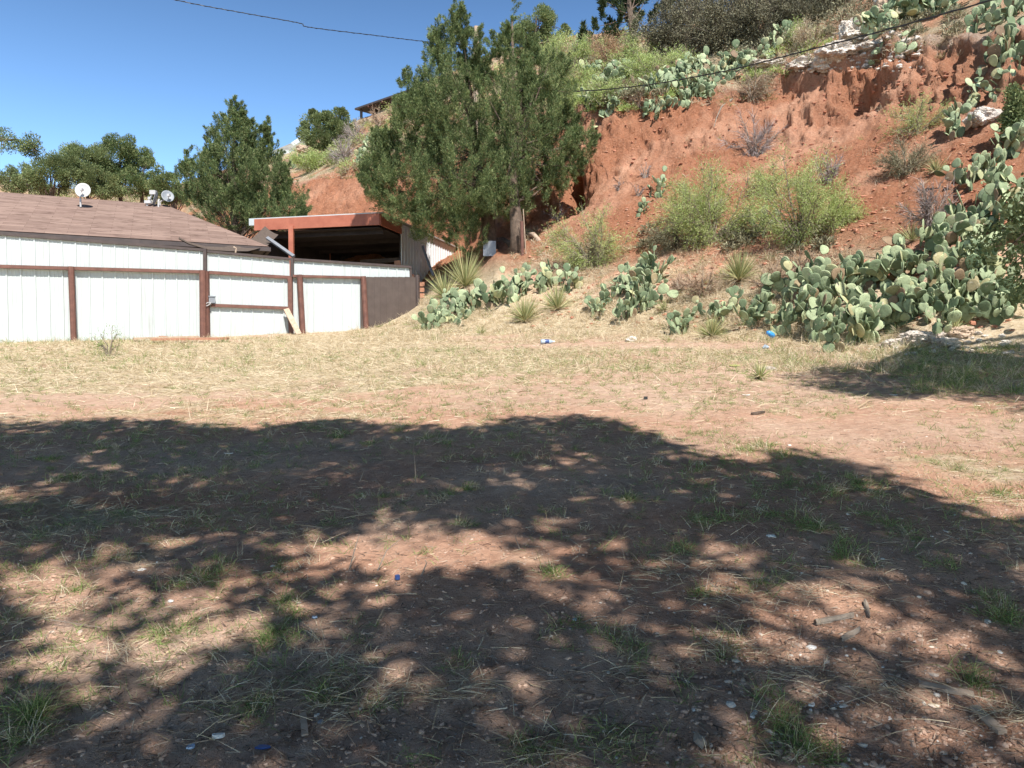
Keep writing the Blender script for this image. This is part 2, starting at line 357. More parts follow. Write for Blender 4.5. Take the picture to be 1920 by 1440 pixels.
def pad_mat():
    m, n, l, b = newmat('cactus_skin'); ge = n.new('ShaderNodeNewGeometry'); oi = n.new('ShaderNodeObjectInfo'); tc = n.new('ShaderNodeTexCoord')
    ad = n.new('ShaderNodeMath'); ad.operation = 'ADD'; l.new(ge.outputs['Random Per Island'], ad.inputs[0]); l.new(oi.outputs['Random'], ad.inputs[1])
    fr = n.new('ShaderNodeMath'); fr.operation = 'FRACT'; l.new(ad.outputs[0], fr.inputs[0])
    c = ramp(n, l, fr.outputs[0], [(0, (.11, .155, .085)), (.3, (.20, .25, .145)), (.6, (.315, .37, .22)), (.85, (.43, .49, .29)), (.93, (.42, .41, .22)), (.97, (.30, .21, .13)), (1, (.22, .15, .10))])
    pat = noise(n, l, 5, 5, ge.outputs['Position'], .7)
    hs = n.new('ShaderNodeHueSaturation'); l.new(c, hs.inputs['Color']); mp = n.new('ShaderNodeMapRange'); l.new(pat, mp.inputs[0]); mp.inputs[1].default_value = .3; mp.inputs[2].default_value = .7
    mp.inputs[3].default_value = .72; mp.inputs[4].default_value = 1.22; l.new(mp.outputs[0], hs.inputs['Value'])
    vo = n.new('ShaderNodeTexVoronoi'); vo.inputs['Scale'].default_value = 26; l.new(ge.outputs['Position'], vo.inputs['Vector'])
    lt = n.new('ShaderNodeMath'); lt.operation = 'LESS_THAN'; l.new(vo.outputs['Distance'], lt.inputs[0]); lt.inputs[1].default_value = .17
    c2 = mixc(n, l, lt.outputs[0], hs.outputs[0], (.16, .15, .08))
    scar = noise(n, l, 9, 3, ge.outputs['Position']); gt = n.new('ShaderNodeMapRange'); l.new(scar, gt.inputs[0]); gt.inputs[1].default_value = .62; gt.inputs[2].default_value = .68
    c3 = mixc(n, l, gt.outputs[0], c2, (.46, .42, .30))
    l.new(c3, b.inputs['Base Color']); b.inputs['Roughness'].default_value = .7; b.inputs['Specular IOR Level'].default_value = .12
    bump(n, l, vo.outputs['Distance'], b, .35, .01)
    return m
M['pad'] = pad_mat()

# ------------------------------------------------------------------ prickly pears
def pad_geo(nu=14, nv=7, seed=0):
    r = random.Random(seed); V = []; Fq = []
    asym = r.uniform(-.06, .06); shape = r.uniform(.82, 1.0); bend = r.uniform(-.10, .10); ph = r.uniform(0, 6)
    # outline: t angle round the pad; layers across the thickness
    layers = [(-1, .0), (-.92, .55), (-.62, .88), (0, 1.0), (.62, .88), (.92, .55), (1, .0)] if nv >= 7 else [(-1, 0), (-.75, .75), (0, 1), (.75, .75), (1, 0)]
    out = []
    for k in range(nu):
        a = 2 * math.pi * k / nu; z = .5 - .5 * math.cos(a)
        wv = math.sin(a) * .5 * shape * (.55 + .55 * z ** .8) * (1 + .04 * math.sin(3 * a + ph))
        out.append((wv + asym * math.sin(math.pi * z), z + .02 * math.sin(2 * a + ph)))
    for (y, s) in layers:
        for (x, z) in out:
            zz = .5 + (z - .5) * s; V.append((x * s, y * .045 * (.6 + .4 * zz) + bend * (zz - .2) ** 2 * .8, zz))
    nl = len(layers)
    for i in range(nl - 1):
        for k in range(nu): Fq.append([i * nu + k, i * nu + (k + 1) % nu, (i + 1) * nu + (k + 1) % nu, (i + 1) * nu + k])
    return np.array(V), np.array(Fq), out
PADS = [pad_geo(16, 7, s) for s in range(7)]; PADL = [pad_geo(9, 5, s) for s in range(7)]
PADME = []
for v, f, o_ in PADS:
    b_ = MB(); b_.add(v, f); ob = b_.build('pad', M['pad'], None, True); PADME.append(ob.data); bpy.data.objects.remove(ob)
def grow(r, size, n, spread, tall):
    """returns list of (4x4 matrix, pad index, scale) in plant coordinates"""
    res = []; roots = max(1, int(n / 7)); q = []
    for i in range(roots):
        a = r.uniform(0, 6.283); d = spread * math.sqrt(r.random())
        yaw = r.uniform(0, 6.283); tilt = r.uniform(-.35, .35)
        q.append((Matrix.Translation((d * math.cos(a), d * math.sin(a) * .7, None or 0)) @ Matrix.Rotation(yaw, 4, 'Z') @ Matrix.Rotation(tilt, 4, 'X') @ Matrix.Rotation(r.uniform(-.4, .4), 4, 'Y'), 0, size * r.uniform(.85, 1.15)))
    while q and len(res) < n:
        Mx, dep_, s = q.pop(0); k = r.randrange(7); res.append((Mx, k, s))
        if dep_ >= tall: continue
        kids = r.choice([1, 2, 2, 3]) if dep_ < 2 else r.choice([0, 1, 1, 2, 2])
        for c in range(kids):
            out = PADS[k][2]; j = int(r.uniform(.30, .70) * len(out)) % len(out); x, z = out[j]
            ang = math.atan2(x, z - .35)
            cs = s * (r.uniform(.66, 1.08) if r.random() > .16 else r.uniform(.25, .45))
            T = Mx @ Matrix.Translation((x * s * .95, 0, z * s * .95)) @ Matrix.Rotation(ang * .75, 4, 'Y') @ Matrix.Rotation(r.uniform(-1.25, 1.25), 4, 'Z') @ Matrix.Rotation(r.uniform(-.4, .4), 4, 'X')
            q.append((T, dep_ + 1, cs))
    return res
fruit_b = MB(); fruit_b.tube([(0, 0, 0), (0, 0, .02), (0, 0, .05), (0, 0, .06)], [.008, .018, .018, .01], 6)
def cactus(px, py, label, n=30, wpx=100, padpx=34, tall=3, detail=True, group='prickly pears growing on the bank', seed=None):
    b = g(px, py); r = random.Random(seed if seed is not None else int(px * 7 + py)); size = padpx * PX(b.y) * (.80 if detail else 1.0); n = int(n * (1.6 if detail else 2.2)); n = min(n, 95)
    size = max(.13, size); spread = wpx / 2 * PX(b.y) * (.8 if detail else .55)
    if size / PX(b.y) and b.y > 45: pass
    base = Vector(b); lst = []
    for (Mx, k, s) in grow(r, size, n, spread, tall): lst.append([Mx, k, s])
    t = empty('prickly_pear', base, label, 'cactus', group) if detail else None
    mb = MB(); cache = {}
    for Mx, k, s in lst:
        # drop every stem to the slope under its root
        rt = Mx
        ox, oy = base.x + Mx.translation.x, base.y + Mx.translation.y
        dz = (gz(ox, oy) - base.z); dz = max(-1.2, min(1.2, dz)) * 1.0
        W = Matrix.Translation((0, 0, dz - .04)) @ Mx
        if detail:
            o = bpy.data.objects.new('pad', PADME[k]); COL.objects.link(o); o.parent = t
            o.matrix_basis = W @ Matrix.Scale(s, 4)
        else:
            v, f, _ = PADL[k]; A = np.array((Matrix.Translation(base) @ W @ Matrix.Scale(s, 4)))
            mb.add(v @ A[:3, :3].T + A[:3, 3], f)
    if not detail:
        o = mb.build('prickly_pear', M['pad'], None, True, origin=tuple(base)); tag(o, label, 'cactus', group)
    return t

# ------------------------------------------------------------------ yuccas
def yucca(px, py, wpx, hpx, label, n=110, lean=0):
    b = g(px, py); s = PX(b.y); mb = MB(); t = empty('yucca', b, label, 'yucca', 'narrow-leaved yuccas on the bank')
    L0 = max(hpx, wpx * .55) * s
    th = rng.uniform(0, 2 * np.pi, n); el = rng.beta(1.6, 1.2, n) * 1.35 + .12
    d = np.stack([np.cos(th) * np.cos(el), np.sin(th) * np.cos(el), np.sin(el)], 1); d[:, 0] += lean; d = unit(d)
    L = L0 * rng.uniform(.65, 1.1, n) * (.75 + .25 * np.sin(el)); base = np.array(b) + np.array([0, 0, .02]) + d * .03
    blades(mb, base, d, L, np.full(n, .012) + L * .012, .18 * (1.4 - el) + .03, 4)
    mb.build('rosette', M['yucca'], t)
    k = n // 2; mb = MB(); d2 = rdir(k, -.1); d2[:, 2] = np.abs(d2[:, 2]) * .35; d2 = unit(d2)
    blades(mb, np.tile(np.array(b) + [0, 0, .04], (k, 1)), d2, L0 * rng.uniform(.4, .8, k), np.full(k, .012), np.full(k, .35), 3)
    mb.build('dead_leaf_skirt', M['straw'], t)
    return t

# ------------------------------------------------------------------ shrubs
def shrub(name, px, py, wpx, hpx, label, cat, leaf=None, twig='twig', nleaf=3000, ntw=160, lsz=.05, lw=.3, group=None, twm=None, spiky=.6, base=None, depth=None, thin=1.0):
    b = Vector(base) if base is not None else g(px, py)
    if depth: b = P(px, py, depth)
    s = PX(b.y); W = wpx * s / 2; H = hpx * s
    t = empty(name, b, label, cat, group); mb = MB()
    # stems leave one root crown and fork
    ends = []
    nst = max(7, int(ntw / 14))
    for i in range(nst):
        a = random.uniform(0, 6.283); rr = math.sqrt(random.random())
        az_ = .72 + .38 * math.sin(a * 2 + px) + .2 * math.sin(a * 5 + py)
        e = Vector((math.cos(a) * rr * W * (.75 + .5 * az_), math.sin(a) * rr * W * .8 * az_, H * random.uniform(.4, 1.12) * math.sqrt(max(.10, 1 - rr * rr * .85))))
        if random.random() < .12: e = e * 1.22
        m_ = e * .45 + Vector((random.uniform(-.12, .12), random.uniform(-.12, .12), random.uniform(0, .1))) * min(W, H) * 1.5
        r0 = .012 * thin * (1 + H * .5)
        mb.tube([b - Vector((0, 0, .05)), b + m_, b + e * .8, b + e], [r0, r0 * .7, r0 * .4, r0 * .15], 4, False)
        ends.append((m_, e))
    mb.build('stems', M[twig], t)
    # fine twigs
    n = ntw * 3; k = rng.integers(0, len(ends), n); tt = rng.uniform(.15, 1.0, n)[:, None]
    m0 = np.array([ends[i][0] for i in k]); e0 = np.array([ends[i][1] for i in k])
    pb = np.array(b) + np.where(tt < .5, m0 * tt * 2, m0 + (e0 - m0) * (tt - .5) * 2)
    d = unit(unit(pb - np.array(b) - np.array([0, 0, H * .25])) + rdir(n, .25) * .9)
    L = min(W, H) * rng.uniform(.25, spiky, n); tw = MB()
    blades(tw, pb, d, L, np.full(n, .006 * thin + .0028 * b.y / 12), rng.uniform(-.1, .25, n), 3)
    tw.build('twigs', M[twm or twig], t)
    if leaf:
        lf = MB(); kk = rng.integers(0, n, nleaf); q = rng.uniform(.15, 1.05, nleaf)[:, None]
        c = pb[kk] + d[kk] * L[kk][:, None] * q + rng.normal(size=(nleaf, 3)) * lsz * .8
        tris(lf, c, unit(d[kk] + rdir(nleaf, .2) * 1.1), lsz * rng.uniform(.6, 1.3, nleaf), lsz * lw * rng.uniform(.7, 1.2, nleaf))
        lf.build('foliage', M[leaf], t)
    return t

# ------------------------------------------------------------------ trees whose crown is given as a set of lobes
def crown_pts(ells, Y, per, zscale=1.0):
    """ells: (px,py,rx,ry,depth shift); returns lobe centres, their radius and outward direction"""
    C = []; Rr = []; O = []
    for (cx, cy, rx, ry, dy) in ells:
        c = np.array(P(cx, cy, Y + dy)); s = PX(Y + dy); a = rx * s; h = ry * s; dpt = max(a, min(h, a * 1.4)) * zscale
        n = max(14, int(per * (a * dpt + a * h + h * dpt) ** .95))
        d = rdir(n); r = rng.uniform(.35, 1, n) ** .5
        p = c + d * r[:, None] * np.array([a, dpt, h])
        C.append(p); O.append(unit(d * np.array([1 / a, 1 / dpt, 1 / h]))); Rr.append(np.full(n, .21) * rng.uniform(.6, 1.4, n) * min(1, max(.42, a / 1.0)))
    return np.concatenate(C), np.concatenate(Rr), np.concatenate(O)
def lobed_crown(mb, C, Rr, O, nper, L, W, up=.8, tall=1.5):
    n = len(C) * nper; k = np.repeat(np.arange(len(C)), nper)
    ax = unit(O[k] * .7 + np.array([0, 0, up])); d = rdir(n)
    r = rng.uniform(.25, 1, n) ** .6
    off = d * (r * Rr[k])[:, None]; off = off + ax * (np.sum(off * ax, 1) * (tall - 1))[:, None]
    dd = unit(unit(off) * .6 + ax * 1.0 + rdir(n) * .6)
    Ln = L * rng.uniform(.6, 1.4, n)
    tris(mb, C[k] + off, dd, Ln, W * rng.uniform(.7, 1.3, n))
def plumes(mb, C, Rr, O, nper, L, W, up=.9, Lp=.75, gap=.0):
    keep = fbm(C[:, 0] * 1.7, C[:, 1] * 1.7, C[:, 2] * .55, 3, 91) > gap; keep |= Rr < .14; C = C[keep]; Rr = Rr[keep]; O = O[keep]
    n = len(C) * nper; k = np.repeat(np.arange(len(C)), nper)
    ax = unit(O * .6 + np.array([0, 0, up]) + rdir(len(C)) * .38)[k]; t = rng.random(n) ** .8
    r = (1.02 - t) * Rr[k] * rng.uniform(.2, 1, n); sd = rdir(n); sd = unit(sd - ax * np.sum(sd * ax, 1)[:, None])
    ln = (Lp * Rr / .17)[k]
    p = C[k] + ax * (t * ln - ln * .4)[:, None] + sd * r[:, None]
    tris(mb, p, unit(ax * .9 + sd * .75 + rdir(n) * .45), L * rng.uniform(.5, 1.4, n), W * rng.uniform(.7, 1.3, n))
def limbs(mb, base, top, C, n, r0, start=.25):
    base = Vector(base); top = Vector(top)
    for i in range(n):
        c = Vector(C[random.randrange(len(C))]); t = random.uniform(start, .95)
        a = base.lerp(top, t); 
        if c.z < a.z - .3: a = base.lerp(top, max(start * .8, t * .5))
        m_ = a.lerp(c, .5) + Vector((0, 0, random.uniform(-.15, .25)))
        mb.tube([a, m_, c], [r0 * (1 - t * .8) * .22 + .008, r0 * .09 + .006, .005], 5, False)
def spired(ells, lim, k=2):
    out = list(ells)
    for (cx, cy, rx, ry, dy) in ells:
        if rx < 24: continue
        for i in range(k):
            a = random.uniform(-1, 1); x = cx + rx * .85 * a; y = cy - ry * math.sqrt(max(0, 1 - .72 * a * a)) * .95
            h = random.uniform(16, 34); out.append((x, max(lim, y - h * .2), random.uniform(6, 10), h, dy + random.uniform(-.3, .5)))
    return out
def juniper(name, base, top, ells, Y, label, per=7, nper=230, mat='juniper', r0=.28, L=.095, W=.014, group=None, nl=45, ztall=None, cat='tree', up=.9, trunk=None, gap=-.09, fat=1.0):
    t = empty(name, base, label, cat, group)
    C, Rr, O = crown_pts(ells, Y, per)
    tb_ = MB(); b = Vector(base); tp = Vector(top); pts = trunk or [b - Vector((0, 0, .2)), b.lerp(tp, .2) + Vector((.05, 0, 0)), b.lerp(tp, .5) - Vector((.08, 0, 0)), b.lerp(tp, .8), tp]
    tb_.tube(pts, [r0 * 1.15, r0 * .9, r0 * .6, r0 * .3, .02] if len(pts) == 5 else list(np.linspace(r0 * 1.1, .02, len(pts))), 10)
    limbs(tb_, b, tp, C, nl, r0); tb_.build('trunk', M['bark'], t, True)
    cb = MB()
    if ztall: lobed_crown(cb, C, Rr * fat, O, nper, L, W, up, ztall)
    else: plumes(cb, C, Rr * .82, O, nper, L, W, up, .75, gap)
    cb.build('crown', M[mat], t)
    return t

# ================================================================== STRUCTURES
def ridged(m_name, base, dark, sc=3):
    return simple(m_name, base, dark, sc, .55, .15, .005)
def steel_mat():
    m, n, l, b = newmat('white_steel'); pos = geo_pos(n); mp = n.new('ShaderNodeMapping'); mp.inputs['Scale'].default_value = (3.5, 3.5, .35); l.new(pos, mp.inputs[0])
    f = noise(n, l, 1.5, 6, mp.outputs[0], .7); f2 = noise(n, l, .8, 4, pos, .6)
    c = ramp(n, l, f, [(.28, (.42, .43, .41)), (.42, (.50, .535, .525)), (.75, (.54, .585, .575))]); c = mixc(n, l, ramp(n, l, f2, [(.35, (.25, .25, .25)), (.6, (0, 0, 0))]), c, (.44, .455, .43))
    l.new(c, b.inputs['Base Color']); b.inputs['Roughness'].default_value = .45; bump(n, l, f2, b, .25, .03); return m
M['white_steel'] = steel_mat()
M['rust'] = simple('rust_pipe', (.105, .045, .034), (.19, .085, .06), 6, .7, .4, .004)
M['cap'] = simple('dark_trim', (.05, .036, .033), (.085, .06, .052), 5, .55, .1)
M['brownboard'] = simple('brown_board', (.07, .05, .042), (.10, .075, .063), 3, .75, .3, .004)
M['wood'] = simple('weathered_wood', (.36, .25, .17), (.55, .42, .31), 14, .85, .5, .004)
M['redwood'] = simple('reddish_wood', (.33, .15, .09), (.46, .24, .15), 9, .85, .4, .006)
M['fascia'] = simple('rusty_fascia', (.46, .155, .09), (.34, .10, .058), 3, .65, .3, .004)
M['gloom'] = simple('shade_toned_lumber', (.04, .028, .024), (.09, .065, .05), 6, .85)  # lumber and rail coloured darker to carry the carport's shade
M['dark'] = simple('shade_toned_interior', (.018, .012, .011), (.04, .028, .025), 4, .9, .2)  # deep shade of the carport put into the colour of its inner surfaces
M['shed_white'] = simple('shed_white', (.66, .69, .70), (.76, .78, .78), 1.4, .5, .15, .004)
M['grey_metal'] = simple('grey_metal', (.22, .235, .26), (.30, .31, .33), 8, .45, .1, .002, .3)
M['dish'] = simple('dish_white', (.42, .41, .40), (.52, .50, .49), 8, .5, .05)
M['dish_grey'] = simple('dish_grey', (.20, .215, .235), (.26, .275, .29), 8, .5, .05)
M['cloth'] = simple('shade_cloth', (.075, .055, .045), (.12, .09, .07), 12, .95, .3)
M['stucco'] = simple('stucco', (.50, .37, .24), (.58, .44, .30), 4, .9, .2)
M['black'] = simple('black_cable', (.012, .012, .013), (.03, .03, .03), 20, .5, 0)
M['concrete'] = simple('pale_stone', (.38, .29, .23), (.84, .78, .69), 5, .95, 1.0, .05, objc=False)

def shingle_mat(name, c1, c2, c3, sx=.33, sy=.14):
    m, n, l, b = newmat(name); uv = n.new('ShaderNodeUVMap'); uv.uv_map = 'UVMap'
    br = n.new('ShaderNodeTexBrick'); l.new(uv.outputs[0], br.inputs['Vector']); br.inputs['Color1'].default_value = (*c1, 1); br.inputs['Color2'].default_value = (*c2, 1)
    br.inputs['Mortar'].default_value = (*c3, 1); br.inputs['Scale'].default_value = 1; br.inputs['Brick Width'].default_value = sx; br.inputs['Row Height'].default_value = sy
    br.inputs['Mortar Size'].default_value = .008; br.inputs['Bias'].default_value = -.1; br.offset = .5
    f = noise(n, l, 9, 5, geo_pos(n), .7); c = mixc(n, l, f, br.outputs['Color'], (c1[0] * 1.45, c1[1] * 1.45, c1[2] * 1.5))
    f2 = noise(n, l, .9, 4, geo_pos(n), .6); mp = n.new('ShaderNodeMapRange'); l.new(f2, mp.inputs[0]); mp.inputs[3].default_value = .8; mp.inputs[4].default_value = 1.2
    mpv = n.new('ShaderNodeMapping'); mpv.inputs['Scale'].default_value = (.9, 5.2, 1); l.new(uv.outputs[0], mpv.inputs[0]); f3 = noise(n, l, 1.6, 3, mpv.outputs[0], .7); c = mixc(n, l, ramp(n, l, f3, [(.36, (.75, .75, .75)), (.46, (0, 0, 0))]), c, (c1[0] * .42, c1[1] * .36, c1[2] * .36))
    hs = n.new('ShaderNodeHueSaturation'); l.new(c, hs.inputs['Color']); l.new(mp.outputs[0], hs.inputs['Value'])
    l.new(hs.outputs[0], b.inputs['Base Color']); b.inputs['Roughness'].default_value = .92; b.inputs['Specular IOR Level'].default_value = .2
    bump(n, l, br.outputs['Fac'], b, -.6, .012); return m
M['shingle'] = shingle_mat('brown_shingles', (.17, .115, .092), (.32, .23, .185), (.06, .038, .03), 1.1, .19)
M['shingle_grey'] = shingle_mat('grey_shingles', (.20, .195, .17), (.26, .25, .22), (.18, .17, .15))
def poly_uv(name, faces, mat, parent=None, origin=None, thick=0):
    """planar faces with metric UVs (u along the first edge)"""
    me = bpy.data.meshes.new(name); V = []; Fc = []; UV = []
    if origin is None: origin = parent.location if parent else Vector()
    for f in faces:
        f = [Vector(p) for p in f]; e = (f[1] - f[0]).normalized(); nn = e.cross(f[-1] - f[0]).normalized(); q = nn.cross(e)
        b = len(V); V += [p - Vector(origin) for p in f]; Fc.append(list(range(b, b + len(f)))); UV += [((p - f[0]).dot(e), (p - f[0]).dot(q)) for p in f]
        if thick:
            b2 = len(V); V += [p - Vector(origin) - nn * thick for p in f]; Fc.append(list(range(b2 + len(f) - 1, b2 - 1, -1))); UV += [(0, 0)] * len(f)
            for i in range(len(f)):
                j = (i + 1) % len(f); Fc.append([b + j, b + i, b2 + i, b2 + j]); UV += [(0, 0)] * 4
    me.from_pydata([tuple(v) for v in V], [], Fc); ul = me.uv_layers.new(name='UVMap')
    k = 0
    for i, p in enumerate(me.polygons):
        nf = len(p.vertices)
        for li in p.loop_indices: ul.data[li].uv = UV[k] if k < len(UV) else (0, 0); k += 1
    me.polygons.foreach_set('use_smooth', np.zeros(len(me.polygons), dtype=bool)); me.materials.append(mat); o = bpy.data.objects.new(name, me); COL.objects.link(o)
    if parent: o.parent = parent
    else: o.location = origin
    return o

# ---- fence line
FD = Vector((.856, .517, 0)).normalized(); FN = Vector((FD.y, -FD.x, 0)); F0 = Vector((-12.5, 19.2, 0))
def fl(px, py=560):
    d = ray(px, py); u = d.x / d.y; t = (u * F0.y - F0.x) / (FD.x - u * FD.y); p = F0 + FD * t; return t, p
def fp(px, py, out=0.0):
    """point on the fence plane seen at this pixel, moved out towards the viewer side"""
    d = ray(px, py); n = FN; o = Vector((0, 0, CH)); k = (F0 - o).dot(n) / d.dot(n); return o + d * k + FN * out
def rpanel(mb, a, b, zb, zt, out=0.0, pitch=.305, ribh=.026, flip=0):
    """ribbed sheet from plan point a to b (Vectors), zb/zt = (start,end) heights"""
    a = Vector((a[0], a[1], 0)); b = Vector((b[0], b[1], 0)); d = b - a; L = d.length; d.normalize(); nrm = Vector((d.y, -d.x, 0))
    prof = []; t = 0.0
    while t < L:
        for o_, h in ((0, 0), (.012, ribh), (.04, ribh), (.052, 0), (.115, 0), (.122, .007), (.14, .007), (.147, 0), (.2, 0), (.207, .007), (.225, .007), (.232, 0)):
            if t + o_ <= L: prof.append((t + o_, h))
        t += pitch
    prof.append((L, 0)); V = []
    for (t, h) in prof:
        p = a + d * t + nrm * (h + out); k = t / L
        V.append((p.x, p.y, zb[0] + (zb[1] - zb[0]) * k)); V.append((p.x, p.y, zt[0] + (zt[1] - zt[0]) * k))
    mb.add(V, [[2 * i, 2 * i + 2, 2 * i + 3, 2 * i + 1] for i in range(len(prof) - 1)])
def pipe(mb, a, b, r=.055): mb.tube([a, b], r, 10)

fence = empty('metal_fence', drop(fl(130)[1]), 'white ribbed sheet metal fence with rust brown pipe posts in front of the house', 'fence')
def fence_panel(x0, x1, zb, zt):
    a = fp(x0, 560); b = fp(x1, 560); m = MB(); rpanel(m, a, b, zb, zt); return m.build('panel', M['white_steel'], fence)
ztop = lambda px, py: fp(px, py).z
fence_panel(-420, 383, (fp(-420, 680).z, fp(383, 650).z), (fp(-420, 407).z, fp(383, 472).z))
fence_panel(549, 769, (fp(549, 640).z, fp(769, 640).z), (fp(549, 489).z, fp(769, 503).z))
m = MB(); m.bar(fp(-420, 405, .03), fp(381, 469, .03), .07, .075); m.build('top_trim', M['cap'], fence)
m = MB(); m.bar(fp(549, 486.5, .03), fp(770, 501, .03), .07, .075); m.bar(fp(769, 501, .03), fp(770, 525, .03), .05, .06); m.build('top_trim', M['cap'], fence)
m = MB(); m.bar(fp(-420, 489, .10), fp(380, 510.5, .10), .09, .085); m.build('rail', M['rust'], fence)
m = MB(); m.bar(fp(547, 518, .09), fp(676, 521, .09), .08, .075); m.build('rail', M['rust'], fence)
for (x0, y0, x1, y1, r) in ((133, 501, 138.5, 645, .075), (-170, 490, -165, 665, .075), (378, 508, 379, 640, .09), (559, 516, 566, 634, .085), (678, 519, 684, 624, .085)):
    m = MB(); pipe(m, fp(x0, y0, .16), fp(x1, y1 + 6, .16), r); m.build('post', M['rust'], fence)
m = MB(); m.bar(fp(384, 467, .06), fp(384, 512, .06), .09, .09, Vector((0, 1, 0))); m.build('upper_post', M['cap'], fence)
m = MB(); m.bar(fp(547, 484, .06), fp(547, 520, .06), .09, .09, Vector((0, 1, 0))); m.build('upper_post', M['cap'], fence)

gate = empty('metal_gate', drop(fl(465)[1]), 'white ribbed sheet metal gate with two brown cross rails between square posts', 'gate')
m = MB(); rpanel(m, fp(389, 560), fp(544, 560), (fp(389, 640).z, fp(544, 635).z), (fp(389, 474).z, fp(544, 488).z), -.02); m.build('panel', M['white_steel'], gate)
m = MB(); m.bar(fp(388, 471.5, .03), fp(545, 486, .03), .06, .07); m.build('top_trim', M['cap'], gate)
m = MB(); m.bar(fp(391, 511, .05), fp(543, 520.5, .05), .06, .09); m.build('rail', M['rust'], gate)
m = MB(); m.bar(fp(395, 572.5, .05), fp(541, 578, .05), .06, .09); m.build('rail', M['rust'], gate)
for x0, y0, y1 in ((386.5, 509, 642), (543, 519, 633)):
    m = MB(); m.bar(fp(x0, y0, .07), fp(x0 + 2, y1, .07), .12, .12, Vector((0, 1, 0))); m.build('post', M['rust'], gate)
m = MB(); c = fp(396, 563, .09); m.box(c, (.17, .12, .17), Matrix((FD, -FN, Vector((0, 0, 1)))).transposed()); c2 = c + Vector((0, 0, .10)); m.box(c2, (.20, .16, .03), Matrix((FD, -FN, Vector((0, 0, 1)))).transposed())
lb = m.build('latch_box', M['grey_metal'], gate)
m = MB(); a = fp(388, 571, .15); m.tube([a + FD * (.05 * math.cos(i) * 1.6) + Vector((0, 0, .05 * math.sin(i * 1.3))) + FN * .02 * math.sin(i) for i in np.linspace(0, 9, 24)], .012, 5); m.build('chain', M['dish'], gate)

bp = empty('brown_fence', fp(725, 600), 'dark brown vertical board panel closing the fence end against the grassy bank', 'fence')
m = MB(); xs = [674, 687, 700, 711, 722, 733, 745, 757, 767, 777]
for i in range(len(xs) - 1):
    a = fp(xs[i], 560, .1); b = fp(xs[i + 1] - .12, 560, .1); za = fp(xs[i], 519.5).z; zb_ = fp(xs[i], 640).z; o_ = random.uniform(-.004, .004)
    c = (a + b) / 2; m.box((c.x, c.y, (za + zb_) / 2), ((b - a).length, .02, za - zb_), Matrix((FD, -FN, Vector((0, 0, 1)))).transposed())
m.build('boards', M['brownboard'], bp)
m = MB(); pipe(m, fp(782, 516, .0), fp(783, 590, .0), .085); m.build('post', M['cap'], bp)

wf = empty('wood_fence', fp(798, 575, -.6), 'short stretch of reddish horizontal boards behind the pipe post at the fence end', 'fence')
m = MB()
for k in range(6): y = 529 + k * 11; m.bar(fp(780, y, -.7), fp(812, y + .5, -.7), .03, .15)
m.build('boards', M['redwood'], wf)
m = MB(); m.bar(fp(776, 506, -.75), fp(776, 560, -.75), .12, .12, Vector((0, 1, 0))); m.bar(fp(790, 510, -.75), fp(790, 590, -.75), .14, .1, Vector((0, 1, 0))); m.build('post', M['redwood'], wf)

# leaning plank, boards and a brick at the foot of the fence
pk = MB(); a = fp(534, 580, .16); b = drop(fp(548, 634, .75)); pk.bar(a, b + Vector((0, 0, .02)), .16, .045, FN); o = pk.build('plank', M['wood'], None, origin=tuple(b)); tag(o, 'weathered plank leaning against the gate post', 'plank')
def flat_board(px0, py0, px1, py1, wd, label, th=.03, mat='wood', name='board', cat='board', lift=.0, group=None):
    a = g(px0, py0); b = g(px1, py1); m = MB(); z = Vector((0, 0, th / 2 + lift)); a = a + z; b = b + z
    n_ = gn((a.x + b.x) / 2, (a.y + b.y) / 2); m.bar(a, b, wd, th, n_); o = m.build(name, M[mat], None, origin=tuple((a + b) / 2)); tag(o, label, cat, group); return o
flat_board(285, 643, 428, 641, .16, 'long reddish board lying in the straw at the foot of the fence, nearer the camera', .06, 'redwood', lift=.06)
flat_board(250, 641, 372, 637, .16, 'long pale board lying flat against the fence foot, behind the reddish board', .05, 'wood', lift=.06)
m = MB(); c = fp(304, 633, .25); m.box(c, (.2, .1, .08)); o = m.build('brick', M['redwood'], None, origin=tuple(c)); tag(o, 'orange brick standing at the foot of the white fence', 'brick')

# ---- house with brown shingled hip roof
HD = Vector((.908, .418, 0)).normalized(); HN = Vector((-HD.y, HD.x, 0)); d0 = ray(0, 432)
O = Vector((d0.x / d0.y * 21.0, 21.0, 0)); ze = P(0, 432, 21).z; zr = P(0, 360, 24.8).z
def hp(t, n, z): p = O + HD * t + HN * n; return Vector((p.x, p.y, z))
house = empty('house', hp(-4, 4.5, .5), 'low house with brown shingle hip roof behind the white fence', 'house')
TC = 7.2; TR = 4.2; T0 = -16; DEP = 9
poly_uv('roof', [[hp(T0, 0, ze), hp(TC, 0, ze), hp(TR, 4.5, zr), hp(T0, 4.5, zr)], [hp(TC, 0, ze), hp(TC, DEP, ze), hp(TR, 4.5, zr)], [hp(TC, DEP, ze), hp(T0, DEP, ze), hp(T0, 4.5, zr), hp(TR, 4.5, zr)]], M['shingle'], house)
rf = house.children[0] if house.children else None
m = MB(); m.bar(hp(T0, .02, ze - .09), hp(TC, .02, ze - .09), .12, .13); m.bar(hp(TC, 0, ze - .09), hp(TC, DEP, ze - .09), .1, .13); gt = m.build('gutter', M['cap'], house)
m = MB(); m.box(hp((T0 + TC) / 2, DEP / 2, (ze - .17) / 2 + .2), (TC - T0 - .9, DEP - .9, ze - .55), Matrix((HD, HN, Vector((0, 0, 1)))).transposed()); m.build('wall', M['cap'], house)
m = MB(); m.box(hp((T0 + TC) / 2, DEP / 2, ze - .1), (TC - T0 - .1, DEP - .1, .02), Matrix((HD, HN, Vector((0, 0, 1)))).transposed()); m.build('soffit', M['cap'], house)
